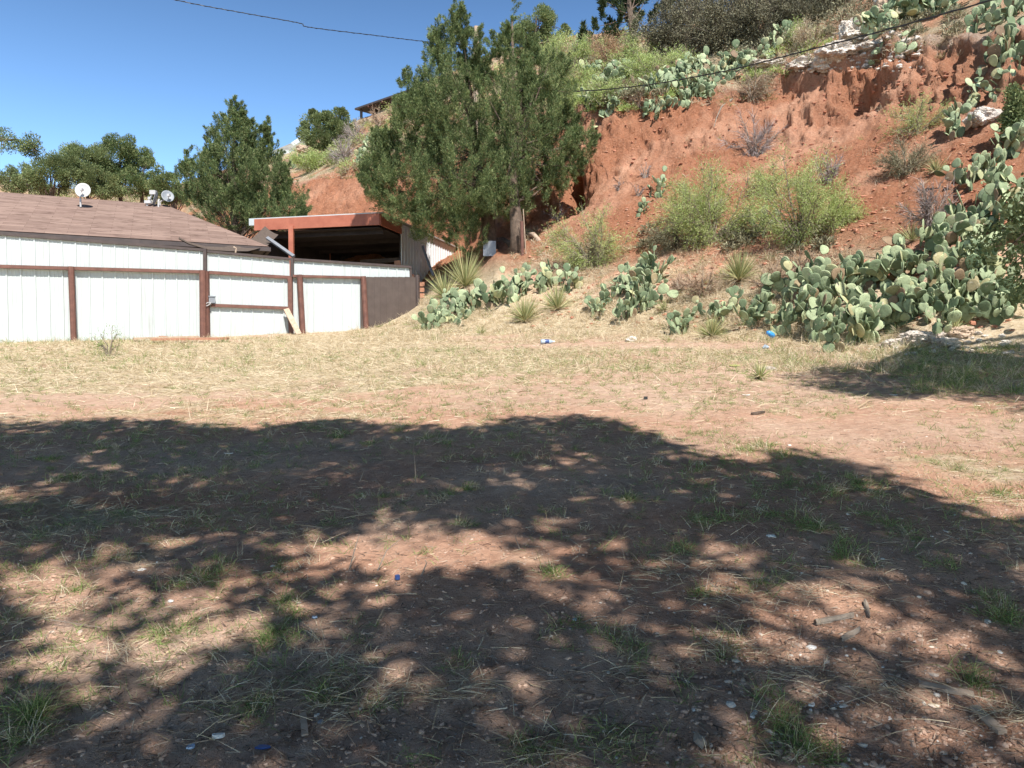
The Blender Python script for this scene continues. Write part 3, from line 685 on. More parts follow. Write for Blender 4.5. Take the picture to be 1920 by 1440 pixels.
m = MB(); c = fp(317, 457, -1.5); m.tube([c, c - Vector((0, 0, .08))], .12, 8); m.build('porch_light', simple('yellow_plastic', (.6, .62, .25), (.7, .7, .35), 5), house)

def dish(px, py, Y, rad, face, mat, label, foot, tilt=0):
    c = P(px, py, Y); t = empty('satellite_dish', P(foot[0], foot[1], Y), label, 'satellite dish', 'satellite dishes on the house roof')
    f = Vector(face).normalized(); x = f.cross(Vector((0, 0, 1))).normalized(); y = x.cross(f); V = []; n = 28; rings = 6
    for k in (0, 1):
        for i in range(rings + 1):
            r = rad * i / rings
            for j in range(n):
                a = 2 * math.pi * j / n; V.append(c + x * r * math.cos(a) + y * r * 1.08 * math.sin(a) + f * (.28 * r * r / rad - .02 * k))
    Fc = []
    for k in (0, 1):
        o_ = k * (rings + 1) * n
        for i in range(rings):
            for j in range(n): Fc.append([o_ + i * n + j, o_ + i * n + (j + 1) % n, o_ + (i + 1) * n + (j + 1) % n, o_ + (i + 1) * n + j])
    o_ = (rings + 1) * n
    for j in range(n): Fc.append([rings * n + j, rings * n + (j + 1) % n, o_ + rings * n + (j + 1) % n, o_ + rings * n + j])
    m = MB(); m.add([tuple(v) for v in V], Fc); m.build('reflector', M[mat], t, True)
    m = MB(); m.tube([c - y * rad * .9, c + f * rad * .9 - y * rad * .35], .014, 6); m.box(c + f * rad * .92 - y * rad * .3, (.09, .12, .08)); m.build('feed_arm', M['dish'], t)
    m = MB(); ft = P(foot[0], foot[1], Y); m.tube([c - f * .08, ft + Vector((0, 0, .1)), ft - Vector((0, 0, .25))], .03, 8); m.build('mast', M['dish'], t)
dish(156, 358, 24.6, .23, (.30, -1, .30), 'dish', 'round white satellite dish standing alone on the roof ridge', (151, 374))
dish(314, 369, 26.6, .21, (.75, -1, .55), 'dish_grey', 'round grey satellite dish at the ridge end, facing the camera', (300, 384))
dish(294, 372, 26.4, .23, (-1, -.35, .3), 'dish_grey', 'grey satellite dish turned edge-on next to a white bracket on the ridge', (297, 383))
m = MB(); a = P(276, 381, 26.3); m.tube([a - Vector((0, 0, .2)), a, P(287, 362, 26.3)], .03, 6); m.box(P(287, 361, 26.3), (.2, .12, .14)); m.box(P(278, 379, 26.3), (.22, .14, .1))
tag(m.build('antenna_bracket', M['dish'], None, origin=tuple(a)), 'white antenna bracket on the ridge left of the grey dishes', 'bracket')

# ---- carport
def rr(px, py, Y): return P(px, py, Y)
C1 = P(712, 400, 26.0); zc = C1.z; C0 = P(478, 411, 27.15); C0.z = zc - .06
CD = Vector((C0.x - C1.x, C0.y - C1.y, 0)).normalized(); CS = Vector((-CD.y, CD.x, 0)); CS = CS if CS.y > 0 else -CS
def cp(t, s, z): return Vector((C1.x, C1.y, 0)) + CD * t + CS * s + Vector((0, 0, z))
LC = (Vector((C0.x, C0.y, 0)) - Vector((C1.x, C1.y, 0))).length
car = empty('carport', cp(2.4, 3, 1.5), 'open-fronted carport with rusty red fascia and white metal side wall beside the big juniper', 'carport')
CM = Matrix((CD, CS, Vector((0, 0, 1)))).transposed()
FH = .40
m = MB(); m.box(cp(LC / 2, -.02, zc - FH / 2), (LC + .02, .05, FH), CM); m.build('fascia', M['fascia'], car)
m = MB(); m.box(cp(-.02, .95, zc - FH / 2 - .01), (.05, 1.9, FH), CM); m.build('fascia', M['fascia'], car)
m = MB(); m.box(cp(LC / 2 + .05, 4.36, zc + .018), (LC + .36, 8.78, .036), CM); m.build('roof', M['white_steel'], car)
m = MB(); m.box(cp(LC + .1, -.04, zc - .11), (.2, .06, .22), CM); m.build('gutter_end', M['white_steel'], car)
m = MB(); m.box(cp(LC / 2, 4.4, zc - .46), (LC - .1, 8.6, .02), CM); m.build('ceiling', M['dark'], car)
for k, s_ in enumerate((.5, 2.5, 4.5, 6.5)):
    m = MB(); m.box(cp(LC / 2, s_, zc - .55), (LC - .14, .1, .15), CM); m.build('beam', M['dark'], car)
m = MB(); a = P(546, 420, 26.75); m.bar((a.x, a.y, zc - .3), (a.x, a.y, 1.0), .16, .16, Vector((0, 1, 0))); m.build('post', M['fascia'], car)
m = MB(); m.bar(cp(LC - .05, 5.5, zc - .3), cp(LC - .05, 5.5, 1.0), .16, .16, Vector((0, 1, 0))); m.build('post', M['fascia'], car)
# white side wall, stepped down towards the back
m = MB(); a = cp(0, 1.9, 0); b = cp(0, 8.8, 0); rpanel(m, a, b, (.9, 1.2), (zc - .02, zc - .02), .0); 
m.build('side_wall', M['shed_white'], car)
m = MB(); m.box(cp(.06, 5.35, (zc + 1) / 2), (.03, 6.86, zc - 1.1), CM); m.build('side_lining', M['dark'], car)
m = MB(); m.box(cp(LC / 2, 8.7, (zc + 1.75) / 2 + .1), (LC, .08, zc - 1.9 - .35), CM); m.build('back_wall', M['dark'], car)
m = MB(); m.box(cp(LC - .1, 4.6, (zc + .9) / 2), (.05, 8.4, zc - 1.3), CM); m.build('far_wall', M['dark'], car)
# things stored inside
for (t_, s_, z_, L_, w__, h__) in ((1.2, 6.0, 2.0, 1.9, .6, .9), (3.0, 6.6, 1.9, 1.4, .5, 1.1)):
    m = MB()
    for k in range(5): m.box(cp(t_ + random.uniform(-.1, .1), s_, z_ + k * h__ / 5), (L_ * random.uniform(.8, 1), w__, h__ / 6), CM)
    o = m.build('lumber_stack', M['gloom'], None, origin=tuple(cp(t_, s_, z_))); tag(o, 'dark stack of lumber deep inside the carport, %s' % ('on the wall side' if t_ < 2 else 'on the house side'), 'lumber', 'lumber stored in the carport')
# shade-coloured wooden rail and stub behind the opening, at fence-top height
m = MB(); m.bar(P(676, 491, 29.5), P(748, 487, 28.6), .05, .16); m.build('back_rail', M['gloom'], car)
m = MB(); m.bar(P(745, 489, 27.6), P(747, 505, 27.6), .22, .12, Vector((0, 1, 0))); m.build('timber_stub', M['redwood'], car)
# small dark window opening and a leaning pole at the side wall
m = MB(); m.bar(P(792, 462, 28.2), P(812, 516, 26.6), .07, .07); o = m.build('pole', M['grey_metal'], None, origin=tuple(P(812, 516, 26.6))); tag(o, 'thin grey pole leaning against the white carport wall', 'pole')

# shade cloth slung between house and carport and the grey beam that props it
top = [P(335, 444, 22.2), P(352, 453, 22.4), P(385, 462, 22.8), P(420, 463, 23.2), P(450, 458, 23.8), P(475, 445, 24.8), P(497, 424, 26.2)]
bot = [P(335, 447, 22.1), P(354, 457, 22.2), P(390, 468, 22.4), P(430, 471, 22.7), P(465, 471, 23.2), P(500, 462, 24.2), P(522, 440, 26.0)]
m = MB(); V = []
for off in (0, .012):
    for a, b in zip(top, bot):
        for q in (0, .35, .7, 1): v = a.lerp(b, q) - Vector((0, 0, .05 * math.sin(q * 3.14))) + Vector((0, off, 0)); V.append(tuple(v))
Fc = [[o_ + i * 4 + j, o_ + (i + 1) * 4 + j, o_ + (i + 1) * 4 + j + 1, o_ + i * 4 + j + 1] for o_ in (0, 28) for i in range(6) for j in range(3)]
m.add(V, Fc); o = m.build('shade_cloth', M['cloth'], None, True, origin=tuple(top[2])); tag(o, 'dark brown shade cloth sagging between the house eave and the carport', 'shade cloth')
m = MB(); m.bar(P(501, 446, 24.6), P(551, 481, 24.0), .10, .08, Vector((0, -1, 1))); o = m.build('beam', M['grey_metal'], None, origin=tuple(P(553, 482, 24))); tag(o, 'grey steel beam sloping down from the shade cloth to the carport post', 'beam')
m = MB(); m.tube([P(441, 478, 22.6), P(443, 466, 22.6), P(438, 463, 22.6)], .025, 6); o = m.build('cloth_hook', M['wood'], None, origin=tuple(P(443, 470, 22.6))); tag(o, 'small pale hook holding the shade cloth above the gate', 'hook')

# ---- shelter on the ridge
YS = 52; a = P(665, 206, YS); zs = a.z
def sl(px, py): r_ = ratio(py); Y = (zs - CH) / r_; return P(px, py, Y)
b = sl(729, 184); c = sl(712, 218); b2 = a + (b - a) * 1.6; c2 = c + (c - a) * 1.2; d = b2 + (c2 - a)
shel = empty('hilltop_shelter', drop((a + d) / 2), 'flat roofed open shelter with dark posts on the ridge left of the big juniper', 'shelter')
m = MB(); V = [a, b2, d, c2]; V = [tuple(v) for v in V] + [tuple(v + Vector((0, 0, .12))) for v in V]; m.add(V, [[0, 1, 2, 3], [7, 6, 5, 4], [0, 4, 5, 1], [1, 5, 6, 2], [2, 6, 7, 3], [3, 7, 4, 0]]); m.build('roof', M['cap'], shel)
for q, (u_, v_) in enumerate(((.04, .08), (.62, .06), (.04, .9), (.95, .06), (.95, .9))):
    p = a + (b2 - a) * u_ + (c2 - a) * v_; m = MB(); m.bar((p.x, p.y, zs), (p.x, p.y, gz(p.x, p.y) - .3), .16, .16, Vector((0, 1, 0))); m.build('post', M['cap' if q != 1 else 'rust'], shel)
for q in (.25, .5, .75):
    m = MB(); m.bar(a + (b2 - a) * q - Vector((0, 0, .06)), a + (b2 - a) * q + (c2 - a) - Vector((0, 0, .06)), .1, .12); m.build('beam', M['rust'], shel)

# ---- far houses on the hill
fh = empty('hill_house', drop(P(545, 290, 57)), 'distant grey roofed house with white trim peeking over the bluff', 'house')
Yh = 58
A = P(506, 285, Yh); B_ = P(600, 280, Yh); Rg0 = P(575, 256, Yh + 3.5); Rg1 = P(640, 254, Yh + 3.5); Bk = P(512, 283, Yh + 7)
poly_uv('roof', [[A, B_, Rg1, Rg0]], M['shingle_grey'], fh, thick=.1)
m = MB(); m.bar(A - Vector((0, .06, .10)), B_ - Vector((0, .06, .10)), .06, .24); m.build('eave_trim', M['white_steel'], fh)
m = MB(); q0 = P(548, 271, Yh - .5); q1 = P(575, 253, Yh - .3); m.bar(q0, q1, .08, .3); m.build('gable_trim', M['white_steel'], fh)
m = MB(); cA = (A + B_) / 2; m.box((cA.x + .5, cA.y + 2.3, cA.z - 1.4), (3.4, 3, 2.3)); m.build('wall', M['stucco'], fh)
lh = empty('ridge_house', drop(P(10, 355, 47)), 'tan stucco house with brown roof edge at the far left behind the shingle roof', 'house')
a = P(-160, 325, 44); b = P(52, 338, 48); m = MB(); d_ = (b - a); dn = Vector((d_.x, d_.y, 0)).normalized(); sn = Vector((-dn.y, dn.x, 0))
Mx = Matrix((dn, sn, Vector((0, 0, 1)))).transposed(); cc = (a + b) / 2 + sn * 2.2; L_ = Vector((d_.x, d_.y, 0)).length
m.box((cc.x, cc.y, cc.z - 1.6), (L_, 4.4, 3), Mx); m.build('wall', M['stucco'], lh)
m = MB(); m.bar(a + Vector((0, 0, .05)), b + Vector((0, 0, .05)), .3, .16); m.box((cc.x, cc.y, cc.z + .02), (L_ + .3, 4.6, .12), Mx); m.build('roof', M['cap'], lh)

# ---- utility pole and the two wires
up_ = P(893, 50, 34.5); pole = empty('utility_pole', drop(up_), 'wooden utility pole rising among the tops of the big juniper', 'utility pole')
m = MB(); m.tube([Vector((up_.x, up_.y, gz(up_.x, up_.y) - .5)), up_], [.17, .12], 12); m.build('pole_shaft', M['wood'], pole)
m = MB(); c = P(848, 63, 34.5); m.tube([c + Vector((.9, 0, -.7)), c + Vector((0, 0, -.2))], .03, 6); m.tube([c - Vector((0, 0, .3)), c + Vector((0, 0, .15))], .12, 12); m.build('insulator_bracket', M['dish'], pole)
def wire(pts, r, label, sub=14):
    pts = [Vector(p) for p in pts]; out = []
    for i in range(len(pts) - 1):
        p0 = pts[max(i - 1, 0)]; p1 = pts[i]; p2 = pts[i + 1]; p3 = pts[min(i + 2, len(pts) - 1)]
        for k in range(sub):
            t = k / sub; out.append(.5 * ((2 * p1) + (p2 - p0) * t + (2 * p0 - 5 * p1 + 4 * p2 - p3) * t * t + (3 * p1 - p0 - 3 * p2 + p3) * t ** 3))
    out.append(pts[-1]); m = MB()
    m.tube(out, r, 6)
    sp = [p + Vector((0, math.cos(i * 1.7) * r * 1.3, math.sin(i * 1.7) * r * 1.3)) for i, p in enumerate(out)]
    m.tube(sp, r * .7, 5)
    o = m.build('overhead_wire', M['black'], None, origin=tuple(pts[0])); tag(o, label, 'wire'); return o
wire([P(-300, -150, 25), P(100, -55, 25), P(330, 0, 25.5), P(455, 24, 26), P(560, 43, 26.8), P(580, 51, 27), P(700, 66, 29), P(800, 78, 31.4), P(888, 84, 34.4)], .013, 'thin twisted overhead wire crossing the blue sky to the juniper top', 20)
wire([P(890, 152, 34.4), P(960, 167, 30.5), P(1075, 171, 26.5), P(1200, 161, 23.5), P(1320, 141, 21), P(1400, 124, 19.4), P(1500, 98, 17.8), P(1680, 51, 15.2), P(1900, -12, 12.9), P(2100, -75, 11.2)], .014, 'black overhead cable running across the red bluff to the upper right')
#@@VEG@@
# ================================================================== VEGETATION
# ---- junipers
def gb(px, py, Y=None): return g(px, py) if Y is None else drop(P(px, py, Y))
JA = [(800, 360, 95, 70, 0), (742, 335, 50, 70, .3), (715, 318, 30, 45, .5), (870, 330, 80, 90, -.3), (790, 240, 55, 75, 0), (850, 210, 62, 95, 0), (765, 240, 28, 55, 0), (800, 420, 36, 34, -.2), (780, 395, 24, 22, 0), (872, 440, 40, 40, -.2),
      (815, 150, 26, 62, 0), (850, 120, 30, 75, 0), (866, 50, 12, 52, 0), (820, 75, 11, 42, 0), (890, 100, 22, 60, .2), (706, 350, 30, 32, 0), (760, 180, 12, 50, .2), (905, 210, 40, 90, .3), (725, 262, 12, 30, .3), (857, 30, 10, 26, 0)]
juniper('juniper_tree', gb(922, 478, 25.5), P(862, 30, 25.5), spired(JA, 30), 25.2, 'tallest wide juniper with several pointed tops, overhanging the carport wall', per=38, nper=195, nl=60, r0=.24)
JB = [(975, 330, 70, 70, 0), (1010, 260, 70, 85, .2), (960, 230, 55, 95, 0), (1020, 180, 52, 75, .4), (945, 370, 60, 38, -.2), (1050, 300, 42, 50, .2), (1090, 275, 32, 32, .3), (965, 130, 28, 75, .2), (960, 50, 9, 58, .2), (925, 110, 16, 45, .2), (1000, 145, 24, 45, .4), (1085, 325, 14, 22, .3), (1105, 255, 14, 22, .3), (1030, 350, 36, 22, .2)]
juniper('juniper_tree', gb(969, 480, 24.0), P(960, 25, 24.6), spired(JB, 30), 24.6, 'juniper on a thick dark bare trunk in front of the red bluff', per=36, nper=195, nl=60, r0=.27,
        trunk=[gb(972, 482, 24.0) - Vector((0, 0, .3)), P(971, 440, 24.0), P(966, 395, 24.1), P(958, 300, 24.4), P(962, 160, 24.5), P(960, 30, 24.6)])
JC = [(435, 330, 60, 70, 0), (490, 350, 55, 55, 0), (395, 350, 48, 50, .3), (540, 380, 36, 36, .2), (440, 270, 36, 50, 0), (437, 225, 17, 40, 0), (478, 265, 20, 48, .2), (505, 300, 24, 40, .2), (360, 350, 32, 40, .4), (400, 290, 16, 30, .3), (398, 265, 9, 26, .3), (455, 240, 10, 30, 0), (432, 400, 60, 40, 0), (500, 405, 60, 32, -.2), (555, 400, 20, 26, .2)]
juniper('juniper_tree', gb(445, 420, 30), P(437, 200, 30), spired(JC, 215), 30, 'pointed juniper standing behind the shingled house roof', per=30, nper=195, nl=50, r0=.22, L=.10, W=.018)
JD = [(1175, 45, 34, 50, 0), (1150, 10, 28, 28, 0), (1215, 20, 40, 46, .5), (1180, -40, 60, 45, 0), (1125, 70, 40, 14, .5)]
juniper('juniper_tree', gb(1185, 90, 36), P(1180, -60, 36.5), JD, 36.5, 'near-black juniper on the crest right of the blue sky', per=6, nper=195, nl=25, r0=.2, mat='juniper_dark', L=.2, W=.06)
# slim posts beside the bare trunk, sheet metal scrap and logs under the junipers
m = MB(); a = g(980, 478); m.tube([a - Vector((0, 0, .2)), P(978, 415, a.y)], .05, 8); o = m.build('metal_post', M['rust'], None, origin=tuple(a)); tag(o, 'short rust brown post against the right side of the bare juniper trunk', 'post')
m = MB(); a = g(987, 476); m.tube([a - Vector((0, 0, .2)), P(981, 392, a.y)], .013, 6); o = m.build('metal_post', M['wood'], None, origin=tuple(a)); tag(o, 'thin pale stake right of the brown post at the bare trunk', 'stake')
m = MB(); c = P(918, 466, 24.9); m.box(c, (.42, .03, .5)); o = m.build('metal_sheet', M['grey_metal'], None, origin=tuple(c)); tag(o, 'small grey metal sheet standing in the shade left of the bare trunk', 'metal sheet')
for (x0, y0, x1, y1, r, lab) in ((925, 455, 962, 462, .15, 'thick dark log lying between the two juniper trunks'), (990, 440, 1012, 452, .08, 'pale broken log right of the bare juniper trunk')):
    a = g(x0, y0); b = g(x1, y1); m = MB(); m.tube([a, a.lerp(b, .5) + Vector((0, 0, .1)), b], [r, r * 1.1, r * .8], 9); tag(m.build('log', M['bark' if r > .1 else 'wood'], None, True, origin=tuple(a)), lab, 'log')

# ---- trees and bushes on the skyline
def bushtree(px, py, Y, ells, label, mat='oak', per=9, nper=300, L=.12, W=.045, nl=20, top=None, up=.3, name='tree', cat='tree', group='trees on the hill behind the house'):
    base = drop(P(px, py, Y)); tp = P(ells[0][0], ells[0][1] - ells[0][3] * .5, Y)
    return juniper(name, base, tp, ells, Y, label, per=per, nper=nper, mat=mat, r0=.16, L=L, W=W, nl=nl, ztall=1.0, fat=1.7, up=up, cat=cat, group=group)
G1 = 'trees on the hill behind the house'
bushtree(95, 350, 46, [(95, 330, 42, 32, 0), (120, 315, 30, 25, .5)], 'bright green rounded tree at the left end of the row beyond the roof')
bushtree(165, 350, 48, [(165, 310, 45, 36, 0), (150, 290, 28, 18, 0), (185, 340, 40, 25, -1)], 'green tree behind the white dish, left of the tallest crown')
bushtree(225, 350, 50, [(225, 300, 42, 30, 0), (230, 275, 30, 17, 0), (255, 295, 28, 20, .5), (215, 335, 36, 25, 0)], 'tallest olive green tree in the row beyond the roof ridge', 'juniper')
bushtree(265, 355, 50, [(268, 325, 28, 30, 0), (285, 345, 26, 20, 0), (240, 350, 40, 18, -1)], 'sparse olive tree with bare twigs at the right end of the row', 'juniper', per=6)
bushtree(40, 345, 52, [(42, 325, 22, 14, 0), (10, 345, 34, 12, -6), (70, 350, 25, 12, -3)], 'low hazy green tree above the tan house wall', 'oak')
bushtree(330, 365, 45, [(325, 350, 34, 22, 0), (300, 360, 30, 16, 0)], 'dark green shrub filling the gap between roof ridge and pointed juniper', 'juniper')
# branch reaching in at the left edge
t = empty('leafy_tree', drop(P(-60, 340, 30)), 'tree at the left edge reaching a drooping leafy branch into the sky', 'tree')
m = MB(); bb = Vector(t.location); m.tube([bb, P(-60, 270, 30), P(-20, 262, 30), P(30, 262, 30), P(70, 282, 30)], [.16, .12, .07, .04, .01], 8)
bc = []
for k in range(24):
    x = random.uniform(-20, 72); a = P(x, 262 + max(0, x - 30) * .5, 30); b = P(x + random.uniform(-8, 12), random.uniform(246, 302) if x < 45 else random.uniform(262, 288), 30 + random.uniform(-.5, .5)); m.tube([a, a.lerp(b, .5), b], [.02, .015, .006], 4, False); bc.append(b)
m.build('trunk', M['bark'], t)
m = MB(); bc = np.array([b for b in bc if b.z > P(0, 285, 30).z]); lobed_crown(m, bc, np.full(len(bc), .3), rdir(len(bc)), 170, .10, .035, .2, 1); m.build('crown', M['juniper'], t)
# mid-left bluff top
bushtree(610, 265, 47, [(600, 250, 32, 36, 0), (630, 225, 26, 26, 0), (585, 225, 14, 22, 0), (640, 255, 28, 28, 0)], 'green leafy bush on the bluff just left of the open shelter', 'oak', per=10, L=.13, W=.05, name='bush', cat='bush', group=None)
GS = 'dry grey shrubs'
shrub('dry_shrub', 668, 268, 60, 42, 'grey brown leafless shrub in front of the open shelter posts', 'shrub', None, 'twig', ntw=260, group=GS, twm='grey', thin=1.6)
shrub('dry_shrub', 645, 305, 62, 42, 'grey leafless shrub lower on the bluff, below the bush left of the shelter', 'shrub', None, 'twig', ntw=260, group=GS, twm='grey', thin=1.6)
shrub('dry_shrub', 712, 240, 46, 40, 'brown leafless shrub under the shelter roof edge', 'shrub', None, 'twig', ntw=200, group=GS, twm='brown', thin=1.6)
shrub('green_shrub', 590, 318, 60, 30, 'low light green shrub on the bluff edge above the carport roof', 'shrub', 'mesquite', nleaf=5000, ntw=90, lsz=.12)
shrub('green_shrub', 628, 306, 46, 22, 'small pale green shrub beside the grey one on the bluff edge', 'shrub', 'mesquite', nleaf=3500, ntw=70, lsz=.12)

# ---- upper slope above the rim, between the junipers and the dark thicket
GM = 'feathery light green shrubs'
def mesq(px, py, w_, h_, label, n=9000, lsz=.085, **k): return shrub('feathery_shrub', px, py, w_ * 1.18, h_ * 1.05, label, 'shrub', 'mesquite', nleaf=int(n * .62), ntw=k.pop('ntw', 150), lsz=lsz * 1.5, lw=.16, group=GM, spiky=.5, **k)
bushtree(1005, 95, 42, [(1005, 45, 30, 30, 0), (1040, 60, 26, 26, .5), (985, 70, 20, 24, 0)], 'light green tree on the skyline right of the thin juniper spire', 'oak', per=10, L=.12, W=.045, name='tree', group=None)
mesq(1050, 130, 80, 60, 'pale green feathery shrub just under the skyline, right of the juniper spire')
mesq(1080, 168, 70, 50, 'feathery shrub below the crest cactus, above the overhead cable', 7000)
mesq(1230, 150, 110, 62, 'rounded yellow-green shrub under the dark thicket on the crest', 11000)
mesq(1195, 120, 70, 44, 'small yellow-green shrub between the dead orange bush and the thicket', 6000)
mesq(1110, 110, 60, 36, 'yellow-green shrub left of the dead orange bush', 5000)
mesq(1060, 215, 70, 46, 'green feathery shrub beside the juniper, above the red bluff rim', 6000)
mesq(1140, 190, 60, 36, 'low feathery shrub on the slope under the crossing cable', 5000)
shrub('dead_bush', 1150, 122, 75, 60, 'dead orange-brown bush on the crest below the dark juniper', 'bush', 'tan', 'twig', nleaf=7000, ntw=200, lsz=.07, twm='tan', thin=1.5)
shrub('dead_bush', 1185, 172, 60, 30, 'dead tan brush lying just above the rim cacti', 'bush', None, 'twig', ntw=160, twm='brown', thin=1.4)
shrub('dry_shrub', 1200, 200, 56, 34, 'brown dry tuft on the rim left of the rim cactus patch', 'shrub', None, 'twig', ntw=160, group=GS, twm='brown', thin=1.3)
GT = 'dark thicket shrubs along the crest'
for (x, y, w_, h_, lab) in ((1270, 105, 120, 110, 'dark olive thicket shrub nearest the black juniper'), (1345, 95, 130, 120, 'dense olive-brown thicket shrub in the middle of the crest'), (1425, 85, 120, 110, 'grey-olive thicket shrub left of the white boulders'), (1500, 55, 110, 80, 'grey thicket shrub above the yellow grass by the boulders'), (1300, 45, 160, 90, 'tall back thicket shrub at the top edge, behind the olive ones'), (1420, 25, 170, 80, 'back thicket shrub at the top edge, above the grey-olive one'), (1560, 15, 120, 60, 'thicket shrub at the top edge above the white boulders')):
    shrub('thicket_shrub', x, y, w_, h_, lab, 'shrub', 'thicket', 'darktwig', nleaf=20000, ntw=400, lsz=.10, lw=.3, group=GT, twm='thicket', thin=1.8, spiky=.4)
mesq(1500, 85, 55, 34, 'green shrub right under the grey thicket, left of the boulders', 5000, .07)
shrub('golden_grass', 1520, 92, 70, 48, 'golden dry grass clump left of the white rim boulders', 'grass', 'straw', 'twig', nleaf=2500, ntw=220, lsz=.12, lw=.12, twm='brown', thin=1.1)
shrub('dry_grass_clump', 1410, 185, 75, 62, 'grey-brown grass clump drooping over the rim with a long root', 'grass', 'olive', 'twig', nleaf=1500, ntw=260, lsz=.12, lw=.12, twm='brown', thin=1.2)

# ---- low brush that covers the crest and the bluff tops as one mass
def brush(name, mat, boxes, label, twm):
    lf = MB(); tw = MB(); 
    for (x0, y0, x1, y1, n, rad) in boxes:
        for k in range(n):
            q = bvh.ray_cast(Vector((0, 0, CH)), ray(random.uniform(x0, x1), random.uniform(y0, y1)).normalized())[0]
            if q is None: continue
            s_ = rad * PX(q.y) * random.uniform(.5, 1.2); m_ = 150; d = rdir(m_, .5); d[:, 2] = np.abs(d[:, 2]); c = np.array(q) + d * (s_ * rng.uniform(.2, 1, m_) ** .6)[:, None] * [1.2, 1, .9]
            tris(lf, c, unit(d + rdir(m_) * .9), .14 * rng.uniform(.5, 1.3, m_), .04 * rng.uniform(.7, 1.2, m_))
            m_ = 14; d = rdir(m_, .8); d[:, 2] = np.abs(d[:, 2]); blades(tw, np.tile(np.array(q), (m_, 1)), unit(d), s_ * rng.uniform(.7, 1.2, m_), np.full(m_, .03), np.full(m_, .05), 3)
    o = lf.build(name, M[mat]); tag(o, label, 'brush', kind='stuff'); o2 = tw.build('brush_twigs', M[twm], o)
brush('green_brush', 'mesquite', [(1010, 75, 1260, 190, 90, 22), (860, 95, 1010, 220, 45, 22), (700, 190, 860, 290, 30, 20), (500, 240, 720, 325, 60, 20), (-60, 352, 420, 392, 80, 26), (1330, 100, 1500, 150, 10, 16), (1480, 60, 1560, 110, 12, 18), (1060, 195, 1180, 215, 8, 14)], 'low green brush covering the crest and the bluff tops', 'brown')
brush('dry_brush', 'olive', [(1000, 80, 1260, 200, 80, 20), (660, 205, 860, 300, 50, 18), (840, 110, 1000, 230, 30, 22), (520, 250, 720, 325, 45, 18), (-60, 350, 420, 385, 60, 26), (1240, 60, 1560, 130, 50, 30), (1200, -20, 1700, 60, 70, 36), (1640, 20, 1800, 70, 24, 20), (1190, 430, 1560, 480, 24, 20)], 'low olive-grey brush covering the crest and the bluff tops', 'brown')

# ---- rim cacti (small in the photo: one mesh each)
GR = 'prickly pears on the bluff rim and crest'
for (x, y, n, w_, p_, lab) in (
    (1092, 95, 40, 70, 13, 'grey-green cactus heap on the skyline right of the light green tree'),
    (1155, 62, 30, 60, 12, 'dark cactus heap at the skyline left of the black juniper'),
    (1135, 165, 34, 70, 15, 'cactus clump above the cable, left of the yellow-green shrub'),
    (1100, 200, 26, 50, 14, 'cactus clump beside the juniper foliage, above the rim'),
    (1150, 195, 26, 50, 14, 'cactus clump just below the cable near the juniper'),
    (1240, 178, 34, 60, 17, 'rim cactus clump left of the middle of the red face'),
    (1285, 172, 44, 70, 17, 'largest rim cactus clump, hanging over the red face'),
    (1325, 155, 34, 60, 16, 'rim cactus clump right of the largest one, reaching the cable'),
    (1300, 135, 30, 60, 15, 'cactus clump above the cable below the olive thicket'),
    (1350, 135, 22, 40, 15, 'small rim cactus under the thicket, left of the pale rocks'),
    (1440, 110, 16, 40, 18, 'few-padded cactus standing between the thicket and the cable'),
    (1465, 85, 16, 30, 18, 'upright cactus left of the golden grass clump'),
    (1645, 68, 26, 40, 24, 'cactus right of the white boulders, above the cable'),
    (1672, 100, 8, 20, 24, 'small cactus hanging off the rim right of the boulders'),
    (1700, 40, 40, 80, 25, 'cactus clump at the top edge, above the cable near the pale slab'),
    (1760, 25, 40, 70, 26, 'cactus clump at the top edge, right of the pale slab'),
    (1675, 68, 14, 30, 22, 'little cactus between the cable and the pale slab'),
    (1365, 148, 26, 50, 16, 'rim cactus right of the long cable-high clump, left of the drooping grass'),
    (1400, 128, 22, 50, 17, 'rim cactus behind the drooping grass clump, at the cable'),
    (1215, 190, 30, 50, 16, 'rim cactus at the left start of the long rim band'),
    (1262, 160, 34, 60, 16, 'cactus of the rim band just under the cable'),
    (1310, 168, 30, 50, 16, 'cactus hanging lowest from the right half of the rim band'),
    (1170, 150, 34, 60, 15, 'pale cactus heap above the cable, under the dead orange bush'),
    (1110, 150, 34, 60, 14, 'pale cactus heap above the cable beside the juniper'),
    (1490, 40, 14, 40, 17, 'few pale pads poking out of the dark thicket'),
    (625, 300, 20, 40, 9, 'small far cactus below the grey shrub on the left bluff'),
    (690, 285, 40, 50, 11, 'cactus on the bluff rim touching the tall juniper'),
    (675, 305, 26, 40, 10, 'low cactus on the rim just left of the tall juniper'),
    (560, 312, 24, 50, 9, 'far cactus patch at the left end of the red bluff'),
    (1228, 372, 14, 40, 14, 'small grey cactus on the slope left of the feathery shrubs'),
    (1205, 402, 12, 40, 13, 'tiny cactus between dry grass above the middle cactus clump')):
    cactus(x, y, lab, n, w_, p_, 3, False, GR)

# ---- cacti on the bank, left group
GB = 'prickly pears growing on the bank'
cactus(832, 612, 'low cactus clump at the left end of the bank, by the fence end', 46, 100, 22, 3, True, GB)
cactus(868, 590, 'bright cactus clump below the large shaggy yucca', 50, 90, 23, 4, True, GB)
cactus(912, 575, 'tall dark-gapped cactus clump behind the golden yucca', 60, 90, 24, 4, True, GB)
cactus(965, 555, 'upper cactus clump above the golden yucca', 54, 90, 24, 4, True, GB)
cactus(1020, 545, 'cactus clump at the upper right of the left bank group', 44, 80, 23, 3, True, GB)
cactus(1065, 545, 'small cactus at the right end of the left bank group', 22, 50, 22, 3, True, GB)
